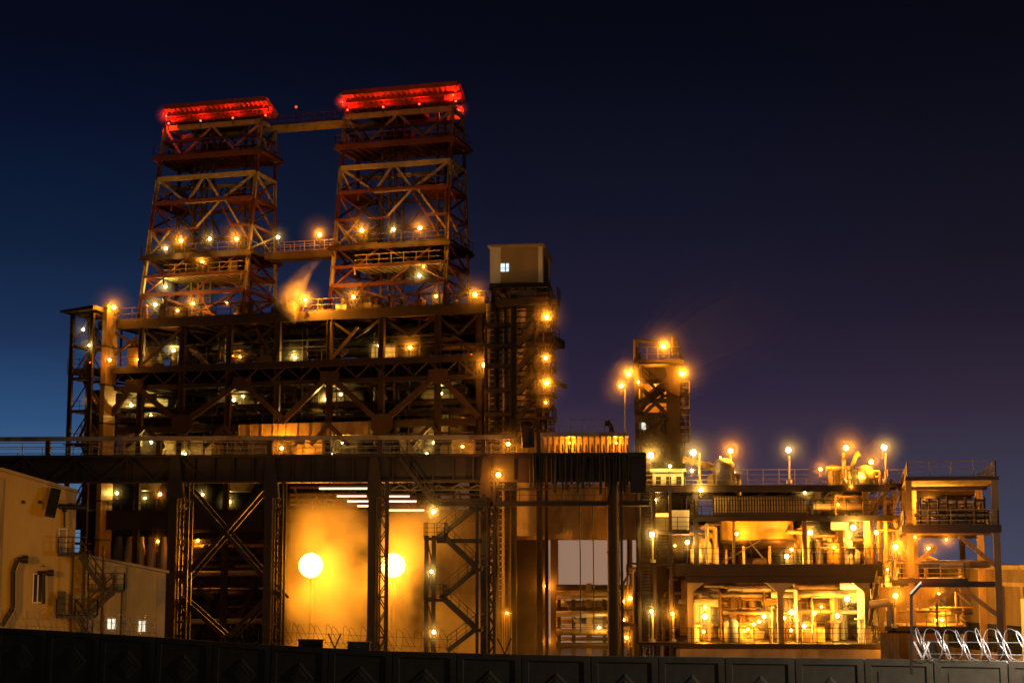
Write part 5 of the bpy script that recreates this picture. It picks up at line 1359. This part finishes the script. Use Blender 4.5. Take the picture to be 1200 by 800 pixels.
 (1049.5, 640.5, 'o', 4.6, Q, -1.5, BIG, 'big amber lamp on the bright ochre post at the right', RG), (1049.5, 697.5, 'o', 4, Q, -1.5, MID, 'amber lamp on the ochre post under the short deck', RG), (1040, 701, 'w', 3, P, 1, MID, 'white lamp left of the lamp under the short deck', RG), (1050.5, 752, 'o', 3.6, P, -.6, MID, 'amber lamp low behind the fence near the razor wire', RG),
 (1088, 642, 'o', 2.4, Q, 8, MID, 'small amber lamp under the middle slab of the frame', RG), (1072, 629, 'o', 1.8, Q, 4, SML, 'tiny lamp on the left column under the middle slab', RG), (1087, 587, 'o', 1.6, Q, 10, 500, 'tiny lamp among the stacked pipes of the frame', RG), (1109, 632, 'o', 1.6, Q, 6, SML, 'tiny lamp hanging below the middle slab by the brace', RG), (1100, 695, 'o', 2, Q, 5, MID, 'flat amber lamp under the tie beam of the frame', RG), (1097, 726.5, 'o', 2.2, Q, 3, SML, 'left of the pair of small lamps on the lowest frame deck', RG), (1104, 725.5, 'o', 2.8, Q, 3, SML, 'right of the pair of small lamps on the lowest frame deck', RG), (1040, 667, 'o', 1.8, P, 1, SML, 'small lamp at the right end of the main girder', RG),
 (738.5, 700.5, 'o', 3, W, -8, MID, 'amber lamp on the pipe cluster', RG), (730.5, 704, 'o', 1.8, W, -8, SML, 'tiny amber lamp left of the pipe cluster lamp', RG), (746, 687, 'o', 1.8, W, -8, SML, 'tiny amber lamp above the pipe cluster lamp', RG), (731, 726, 'o', 1.8, W, -8, SML, 'tiny amber lamp below the pipe cluster lamp', RG), (734, 746.5, 'o', 2.6, W, -8, SML, 'left of the two low amber lamps in the pipe cluster', RG), (742.5, 746, 'o', 2, W, -8, SML, 'right of the two low amber lamps in the pipe cluster', RG), (702, 735, 'w', 1.8, W, -3, SML, 'small white lamp among the racked pipes', RG),
 (640, 686.5, 'o', 2.6, W, -1.2, MID, 'amber lamp on the portal building column', RG), (641, 751, 'o', 2, W, -1.2, SML, 'small amber lamp low on the portal building column', RG), (594, 718, 'o', 1.6, W, -8.6, SML, 'tiny amber lamp on the valve house', RG),
 (508, 599, 'w', 3.4, S, -.4, MID, 'white lamp hanging above the top landing of the zigzag stair', RG), (505.5, 669.5, 'g', 2.8, S, -.4, SML, 'yellow white lamp half way down the zigzag stair', RG), (508.5, 740, 'w', 3, S, -.4, SML, 'white lamp near the foot of the zigzag stair', RG),
): lamp(*a)

# red obstruction lights on the tower heads
for px, py, y, lab in ((194.5, 136, 6.2, 'red obstruction light at the left end of the left tower head'), (308, 127, 6.2, 'red obstruction light at the right end of the left tower head'), (402, 120, 6.2, 'outer red obstruction light at the left end of the right tower head'), (406.5, 119.5, 6.2, 'inner red obstruction light at the left end of the right tower head'),
                       (527, 112, 6.2, 'left of the paired red obstruction lights on the right tower head'), (531, 111.5, 6.2, 'right of the paired red obstruction lights on the right tower head'), (538, 129, 11, 'lower red obstruction light on the right side of the right tower head')):
    o = lamp(px, py, 'r', 1.7, M, Y0 + y - 2.2, 900, lab, 'red obstruction lights')
RL = ['added red uplight under the canopy of the %s tower, %s' % (a, b) for a in ('left', 'right') for b in ('at its left corner', 'left of the canopy middle', 'right of the canopy middle', 'at its right corner')]
def point(par, at, col, e, r=.3):
    ld = bpy.data.lights.new('lamp_light', 'POINT'); ld.color = col; ld.energy = e; ld.shadow_soft_size = r
    o = bpy.data.objects.new('lamp_light', ld); C.objects.link(o); o.location = V(at) - root_loc(par); o.parent = par; return o
for a_, b_, c_, d_ in (hood1, hood2):  # extra red uplights added to redden the canopy undersides
    for s_ in (.02, .34, .66, .98):
        c = lerp(lerp(a_, b_, s_), lerp(d_, c_, s_), .5) - ZUP * 1.1 + M.ey * .4
        o = thing('warning_light', RL.pop(0), 'warning light', c - M.ey * 1.2, 'added red uplights under the tower canopies')
        mb = MB(); uv(mb, c - M.ey * 1.2, .1); mb.build('bulb', E_red, o); mb = MB(); mb.beam(c - M.ey * 1.2 - ZUP * .12, c - M.ey * 1.2 - ZUP * .8, .08); mb.build('stem', M_dark, o)
        ld = bpy.data.lights.new('lamp_light', 'SPOT'); ld.color = COL['r']; ld.energy = 620 if s_ in (.02, .98) else 220; ld.spot_size = R(160); ld.spot_blend = .35; ld.shadow_soft_size = .1
        l_ = bpy.data.objects.new('lamp_light', ld); C.objects.link(l_); l_.parent = o; l_.location = (0, 0, .15); l_.rotation_euler = (R(180), 0, 0)
o = thing('mast_light', 'tiny dim red light on a short mast over the upper footbridge', 'warning light', M.p(347, 140, Y0 + 7.5))
mb = MB(); mb.tube(M.p(347, 141, Y0 + 7.5), M.p(347, 126, Y0 + 7.5), .06); mb.build('mast', M_red, o)
mb = MB(); uv(mb, M.p(347, 125.5, Y0 + 7.5), .18); mb.build('bulb', emis('dim_red', (1, .08, .03), .8), o)

# glowing bars made up for trails of moving light in the bay
K_ = Plane(150, 3)
for xa, xb, yy, lab in ((374, 433, 572, 'long pale light streak just under the girder, left of the third column'), (395, 434, 581, 'second pale light streak down left of the third column'), (407, 433, 587, 'third pale light streak down left of the third column'), (419, 433, 592.5, 'lowest short pale light streak left of the third column'), (455, 480, 581.3, 'upper pale light streak right of the third column'), (456, 488, 587, 'middle pale light streak right of the third column'), (455, 497, 597.5, 'lower amber light streak right of the third column')):
    a, c = K_.p(xa, yy), K_.p(xb, yy); o = thing('light_streak', lab, 'light streak', (a + c) / 2, 'light streaks in the glowing bay')
    mb = MB(); mb.tube(a, c, .09, 8); mb.build('tube', E_streak, o); mb = MB(); mb.beam(a + ZUP * .2, c + ZUP * .2, .18); mb.build('housing', M_dark, o)
bf = thing('purlin_grid', 'dark roof frame behind the pale light streaks in the glowing bay', 'roof frame', K_.p(450, 570))
mb = MB()
for yy in (571, 579.5, 585.5, 591): mb.beam(K_.p(340, yy, .3), K_.p(575, yy - .5, .3), .22)
mb.build('purlin', M_dark, bf)
mb = MB()
for i in range(8): mb.beam(K_.p(345 + 32 * i, 571, .3), K_.p(350 + 32 * i, 592, .3), .16)
mb.build('hanger', M_dark, bf)

# two huge yard floodlights inside the steam
FB = Plane(150, 3)
for px, lab in ((364.5, 'left big glowing floodlight disc burning through the steam'), (461, 'right big glowing floodlight disc burning through the steam behind the third column')):
    c = FB.p(px, 662); o = thing('yard_floodlight', lab, 'floodlight', c, 'floodlights in the steam')
    mb = MB(); uv(mb, c, 1.12, 20, 14); mb.build('bulb', E_fog, o)
    mb = MB(); mb.tube(V((c.x, c.y + .9, 0)), V((c.x, c.y + .9, c.z + .4)), .22); mb.beam(c + V((0, .9, 0)), c + V((0, .6, 0)), .6); mb.build('mast', M_dark, o)
    point(o, c + V((0, -1.3, 0)), (1, .28, .005), 12000, .9)

# unseen floodlight masts, added out on both flanks to light the fronts
def mast(x, y, h, tgt, e, ang, lab, col=(1, .62, .24)):
    at = V((x, y, h)); o = thing('fill_light_mast', lab, 'fill light mast', (x, y, 0))
    mb = MB(); mb.tube(V((x, y, -1)), V((x, y, h)), .22, 10, .12); mb.build('pole', M_grey, o)
    d = (V(tgt) - at).normalized(); mb = MB(); mb.beam(at - d * .3, at + d * .15, .9, .6); mb.build('lamp_head', M_dark, o)
    ld = bpy.data.lights.new('mast_light', 'SPOT'); ld.color = col; ld.energy = e; ld.spot_size = R(ang); ld.spot_blend = .6; ld.shadow_soft_size = .9
    l_ = bpy.data.objects.new('mast_light', ld); C.objects.link(l_); l_.parent = o; l_.location = at + d * .35 - V((x, y, 0)); l_.rotation_mode = 'QUATERNION'; l_.rotation_quaternion = d.to_track_quat('-Z', 'Y')
mast(-46, 74, 15, B.p(95, 660), 9000, 50, 'unseen floodlight mast added by the workshop to light its gable', (1, .36, .01))
mast(-50, 100, 14, M.p(262, 190, 6), 15000, 20, 'unseen floodlight mast added to light the hoist towers', (1, .52, .1))
mast(44, 92, 14, M.p(470, 180, 6), 12000, 20, 'unseen floodlight mast added on the right to light the right hoist tower', (1, .52, .1))
mast(48, 96, 12, E.p(615, 370), 2600, 20, 'unseen floodlight mast added on the right to light the lift tower', (1, .46, .06))
mast(52, 100, 10, H.p(770, 490), 5500, 30, 'unseen floodlight mast added on the right to light the conveyor head tower', (1, .45, .06))
mast(-20.5, 80, 7.0, B.p(120, 690), 2800, 70, 'unseen low floodlight added behind the fence to light the workshop annex', (1, .36, .01))
# unseen lamp added on the road side to light the near right fence
o = thing('fence_light', 'unseen white lamp added on the road side to light the right fence panels', 'fence light', (19.5, 47, 5))
mb = MB(); mb.tube(V((19.5, 47, 5)), V((19.5, 47, 12)), .09); mb.tube(V((19.5, 47, 12)), V((18.5, 48.2, 12.3)), .06); mb.build('pole', M_grey, o)
mb = MB(); mb.beam(V((18.6, 48.1, 12.35)), V((18, 48.7, 12.4)), .3, .14); mb.build('head', M_grey, o)
point(o, (18.2, 48.6, 12.1), (1, .8, .55), 3600, .15)
c_ = JP[18] + V((.4, 1.0, 2.2)); o = thing('fence_light', 'unseen white lamp added on a short pole inside the fence above the razor wire', 'fence light', c_ - ZUP * 4)  # second unseen lamp, added to light the razor wire
mb = MB(); mb.tube(c_ + V((0, .5, -4)), c_ + V((0, .5, .2)), .06); mb.build('pole', M_grey, o); mb = MB(); mb.beam(c_ + V((-.2, 0, .2)), c_ + V((.2, 0, .2)), .3, .1); mb.build('head', M_grey, o)
point(o, c_, (1, .95, .88), 9000, .12)

# unseen floodlight added behind the portal header to brighten the pale backdrop
c_ = W.p(700, 622, 3.6); o = thing('floodlight', 'unseen floodlight added behind the portal header to brighten the pale backdrop', 'floodlight', c_)
mb = MB(); mb.beam(c_ + V((-.3, 0, 0)), c_ + V((.3, 0, 0)), .4, .3); mb.build('housing', M_dark, o); mb = MB(); mb.beam(c_ - ZUP * .2, c_ + V((0, -.5, .6)), .08); mb.build('bracket', M_dark, o)
ld = bpy.data.lights.new('lamp_light', 'SPOT'); ld.color = (1, .6, .38); ld.energy = 95000; ld.spot_size = R(75); ld.shadow_soft_size = .3
l_ = bpy.data.objects.new('lamp_light', ld); C.objects.link(l_); l_.parent = o; l_.location = (0, .5, 0); l_.rotation_euler = (R(84), 0, R(2))
# ------------------------------------------------------------------ steam
def steam_mat(nm, dens, col, scale, thr, node_fn):
    m = bpy.data.materials.new(nm); m.use_nodes = True; nt = m.node_tree; N, L = nt.nodes, nt.links
    N.remove(N['Principled BSDF']); pv = N.new('ShaderNodeVolumePrincipled'); L.new(pv.outputs[0], N['Material Output'].inputs['Volume'])
    pv.inputs['Color'].default_value = tuple(col) + (1,); pv.inputs['Anisotropy'].default_value = .2
    tc = N.new('ShaderNodeTexCoord'); nz = N.new('ShaderNodeTexNoise'); nz.inputs['Scale'].default_value = scale; nz.inputs['Detail'].default_value = 3
    L.new(tc.outputs['Object'], nz.inputs['Vector'])
    def math_(op, a, b=None):
        n = N.new('ShaderNodeMath'); n.operation = op; n.use_clamp = False
        for i, q in enumerate((a, b)):
            if q is None: continue
            if isinstance(q, (int, float)): n.inputs[i].default_value = q
            else: L.new(q, n.inputs[i])
        return n.outputs[0]
    sep = N.new('ShaderNodeSeparateXYZ'); L.new(tc.outputs['Generated'], sep.inputs[0])
    shape = node_fn(math_, sep.outputs[0], sep.outputs[1], sep.outputs[2], nz.outputs['Fac'])
    L.new(math_('MULTIPLY', math_('MAXIMUM', shape, 0.0), dens), pv.inputs['Density'])
    return m
def edge(f, a, w):        # 0 at either end of the box, 1 inside
    return f('MINIMUM', f('DIVIDE', f('MINIMUM', a, f('SUBTRACT', 1.0, a)), w), 1.0)
# big bank in the bay
FG = Plane(134, 3)
x0, zt = FG.loc(322, 570, 6); x1, _ = FG.loc(752, 570, 6)
def bank(f, x, y, z, n):
    e = f('MULTIPLY', f('MULTIPLY', edge(f, x, .1), edge(f, y, .2)), edge(f, z, .12))
    side = f('MAXIMUM', f('SUBTRACT', 1.3, f('MULTIPLY', x, 1.95)), .05)
    e = f('MULTIPLY', e, f('MAXIMUM', f('SUBTRACT', 1.25, f('MULTIPLY', z, 1.1)), .12))
    return f('MULTIPLY', f('MULTIPLY', e, side), f('ADD', f('MULTIPLY', f('SUBTRACT', n, .5), 14.0), .55))
mb = MB(); mb.slab(FG, x0, x1, 6, 24, -1, zt - .3)
M_steam = steam_mat('steam_vapour', 0.13, (.95, .93, .9), .14, 0, bank)
o = tag(mb.build('steam', M_steam, None, loc=FG.w((x0 + x1) / 2, 15, 0)), 'glowing amber steam bank filling the bay under the runway', 'steam', kind='stuff')
# flame shaped plume over the roof: thin outer vapour round a dense core
pl = thing('steam_plume', 'bright orange flame shaped steam plume rising from the plant roof', 'steam plume', M.p(346, 378, -2))
pts = [(345, 380, .12), (342, 373, .5), (337.5, 364, 1.0), (336, 355, 1.35), (337.5, 346, 1.5), (342, 336, 1.35), (349, 326, 1.1), (358, 316, .85), (368, 307, .6), (380, 299, .25)]
for lay, (gr, dens) in enumerate(((1.25, .08), (1.0, .16), (.78, .26), (.55, .4))):
    M_pl = steam_mat('plume_vapour', dens, (.97, .95, .92), .55, 0, lambda f, x, y, z, n: f('MULTIPLY', f('ADD', f('MULTIPLY', f('SUBTRACT', n, .42), 5.0), .6), f('SUBTRACT', 1.15, f('MULTIPLY', z, 1.0))))
    mb = MB(); n = 16; rings = []
    use = pts[:len(pts) - lay] if lay else pts
    for px, py, r in use:
        c = M.p(px, py, -1.5); r *= gr; rings.append([c + M.ex * (r * math.cos(2 * math.pi * i / n)) + M.ey * (r * .8 * math.sin(2 * math.pi * i / n)) for i in range(n)])
    vs = [q for r in rings for q in r]; k = len(use)
    mb.add(vs, [(j * n + i, j * n + (i + 1) % n, (j + 1) * n + (i + 1) % n, (j + 1) * n + i) for j in range(k - 1) for i in range(n)] + [tuple(range(n))[::-1], tuple(range((k - 1) * n, k * n))], True)
    mb.build('vapour', M_pl, pl)
pl['kind'] = 'stuff'

# mist shells added round the lamps to imitate their glow, denser towards each lamp
for big in (0, 1):
    for q, dens in ((1.0, .0011), (.82, .0016), (.66, .0026), (.5, .0045), (.36, .009), (.24, .024)):
        mb = MB()
        for c, r, pw in GLOW:
            if (pw >= 1000) == bool(big): uv(mb, c, r * q * 1.35, 16, 10)
        M_glow = bpy.data.materials.new('glow_mist'); M_glow.use_nodes = True; nt = M_glow.node_tree; nt.nodes.remove(nt.nodes['Principled BSDF'])
        pv = nt.nodes.new('ShaderNodeVolumePrincipled'); pv.inputs['Density'].default_value = dens * (.75 if big else 2.4); pv.inputs['Color'].default_value = (.95, .95, .95, 1); nt.links.new(pv.outputs[0], nt.nodes['Material Output'].inputs['Volume'])
        tag(mb.build('lamp_glow', M_glow, None, loc=(0, 150, 0)), 'thin mist shells added round the lamps to imitate their glow', 'lamp_glow', 'added glow round the lamps', kind='stuff')

# faint wisp of steam drifting off to the right over the plant
wisp = thing('steam_wisp', 'faint brownish steam wisp drifting up to the right over the conveyor head tower', 'steam', H.p(780, 420, -6)); wisp['kind'] = 'stuff'
for gr, dens in ((1.45, .0008), (1.25, .001), (1.05, .0013), (.85, .0016), (.65, .002), (.45, .0026)):
    mb = MB(); n = 20; k = 14; A_, B_ = H.p(655, 505, -5), H.p(985, 325, -3); d_ = B_ - A_; rings = []
    for j in range(k):
        t = j / (k - 1); c = A_ + d_ * t + ZUP * (1.2 * math.sin(3 * t)); r = gr * (1.5 + 9 * t) * max(.02, math.sin(math.pi * (.02 + .96 * t))) ** 1.1
        u = V((-d_.z, 0, d_.x)).normalized()
        rings.append([c + u * r * .8 * math.cos(2 * math.pi * i / n) + V((0, 1, 0)) * r * .7 * math.sin(2 * math.pi * i / n) for i in range(n)])
    vs = [q for r in rings for q in r]
    mb.add(vs, [(j * n + i, j * n + (i + 1) % n, (j + 1) * n + (i + 1) % n, (j + 1) * n + i) for j in range(k - 1) for i in range(n)] + [tuple(range(n))[::-1], tuple(range((k - 1) * n, k * n))], True)
    M_w = bpy.data.materials.new('wisp_vapour'); M_w.use_nodes = True; nt = M_w.node_tree; nt.nodes.remove(nt.nodes['Principled BSDF'])
    pv = nt.nodes.new('ShaderNodeVolumePrincipled'); pv.inputs['Density'].default_value = dens; pv.inputs['Color'].default_value = (.97, .95, .93, 1); nt.links.new(pv.outputs[0], nt.nodes['Material Output'].inputs['Volume'])
    mb.build('vapour', M_w, wisp)

# ------------------------------------------------------------------ night sky and the last light of the sun
w = bpy.data.worlds.new('World'); bpy.context.scene.world = w; w.use_nodes = True
nt = w.node_tree; N, L = nt.nodes, nt.links
bg = N['Background']
tc = N.new('ShaderNodeTexCoord'); sp_ = N.new('ShaderNodeSeparateXYZ'); L.new(tc.outputs['Generated'], sp_.inputs[0])
def s2l(c): return tuple(((v / 255) / 12.92 if v / 255 <= .04045 else ((v / 255 + .055) / 1.055) ** 2.4) for v in c) + (1,)
def ramp(stops):
    r = N.new('ShaderNodeValToRGB'); mr_ = N.new('ShaderNodeMapRange'); mr_.inputs['From Min'].default_value = -.02; mr_.inputs['From Max'].default_value = .4
    L.new(sp_.outputs['Z'], mr_.inputs['Value']); L.new(mr_.outputs['Result'], r.inputs['Fac'])
    el_ = r.color_ramp.elements
    for i, (e, c) in enumerate(stops):
        q = (e + .02) / .42
        k = el_[i] if i < 2 else el_.new(q)
        k.position = q; k.color = s2l(c)
    return r.outputs['Color']
left = ramp([(-.02, (92, 128, 160)), (.4, (4, 6, 16)), (.045, (66, 102, 143)), (.081, (45, 79, 121)), (.13, (28, 48, 83)), (.185, (16, 32, 59)), (.258, (8, 17, 41)), (.304, (6, 10, 27))])
mid = ramp([(-.02, (96, 88, 98)), (.4, (4, 5, 14)), (.05, (66, 52, 70)), (.08, (58, 45, 63)), (.1, (45, 36, 58)), (.15, (32, 28, 47)), (.213, (19, 20, 37)), (.304, (7, 9, 22))])
right = ramp([(-.02, (70, 74, 94)), (.4, (5, 6, 14)), (.03, (61, 61, 81)), (.089, (50, 42, 59)), (.14, (34, 28, 44)), (.182, (25, 22, 36)), (.26, (14, 13, 26)), (.304, (9, 9, 20))])
def mixx(a, b, lo, hi):
    mr_ = N.new('ShaderNodeMapRange'); mr_.interpolation_type = 'SMOOTHSTEP'; mr_.inputs['From Min'].default_value = lo; mr_.inputs['From Max'].default_value = hi
    L.new(sp_.outputs['X'], mr_.inputs['Value']); mx = N.new('ShaderNodeMixRGB'); L.new(mr_.outputs['Result'], mx.inputs['Fac']); L.new(a, mx.inputs['Color1']); L.new(b, mx.inputs['Color2']); return mx.outputs['Color']
col = mixx(mixx(left, mid, -.3, .06), right, .08, .3)
sky = N.new('ShaderNodeTexSky'); sky.sky_type = 'NISHITA'; sky.sun_disc = False; sky.sun_elevation = R(-4); sky.sun_rotation = R(-70)
b2 = N.new('ShaderNodeBackground'); b2.inputs['Strength'].default_value = .003; L.new(sky.outputs['Color'], b2.inputs['Color'])
# the afterglow stands over the far horizon only: the dome is darker overhead, behind and below
mr_ = N.new('ShaderNodeMapRange'); mr_.interpolation_type = 'SMOOTHSTEP'; mr_.inputs['From Min'].default_value = -.1; mr_.inputs['From Max'].default_value = .8; mr_.inputs['To Min'].default_value = .12
L.new(sp_.outputs['Y'], mr_.inputs['Value'])
mz_ = N.new('ShaderNodeMapRange'); mz_.inputs['From Min'].default_value = -.12; mz_.inputs['From Max'].default_value = -.03; mz_.inputs['To Min'].default_value = .05
L.new(sp_.outputs['Z'], mz_.inputs['Value'])
mm = N.new('ShaderNodeMath'); mm.operation = 'MULTIPLY'; L.new(mr_.outputs['Result'], mm.inputs[0]); L.new(mz_.outputs['Result'], mm.inputs[1])
mx_ = N.new('ShaderNodeMixRGB'); mx_.blend_type = 'MULTIPLY'; mx_.inputs['Fac'].default_value = 1; L.new(col, mx_.inputs['Color1']); L.new(mm.outputs[0], mx_.inputs['Color2']); col = mx_.outputs['Color']
L.new(col, bg.inputs['Color']); bg.inputs['Strength'].default_value = 1
ad = N.new('ShaderNodeAddShader'); L.new(bg.outputs[0], ad.inputs[0]); L.new(b2.outputs[0], ad.inputs[1]); L.new(ad.outputs[0], N['World Output'].inputs['Surface'])
sd_ = bpy.data.lights.new('sun', 'SUN'); sd_.energy = .04; sd_.angle = R(10); sd_.color = (1, .7, .45)
so = bpy.data.objects.new('sun', sd_); C.objects.link(so); so.rotation_euler = (R(70), 0, R(-18)); so.location = (0, 0, 90)

# ------------------------------------------------------------------ camera and output
cd = bpy.data.cameras.new('camera'); cd.sensor_width = 36; cd.lens = 36 * FPX / 1200; cd.clip_end = 6000
co = bpy.data.objects.new('camera', cd); C.objects.link(co); co.location = CAM; co.rotation_euler = (R(90) + PITCH, 0, 0)
sc = bpy.context.scene; sc.camera = co
sc.view_settings.view_transform = 'Standard'; sc.view_settings.look = 'None'; sc.view_settings.exposure = 0; sc.view_settings.gamma = 1; sc.view_settings.use_curve_mapping = False
sc.render.engine = 'CYCLES'
cy = sc.cycles
cy.use_denoising = True; cy.denoiser = 'OPENIMAGEDENOISE'
cy.use_light_tree = True; cy.max_bounces = 5; cy.diffuse_bounces = 2; cy.glossy_bounces = 2; cy.volume_bounces = 1; cy.transmission_bounces = 2
cy.sample_clamp_indirect = 3; cy.sample_clamp_direct = 40; cy.caustics_reflective = False; cy.caustics_refractive = False
cy.filter_width = 1.6
cy.volume_step_rate = 2; cy.volume_max_steps = 128
sc.render.use_persistent_data = False
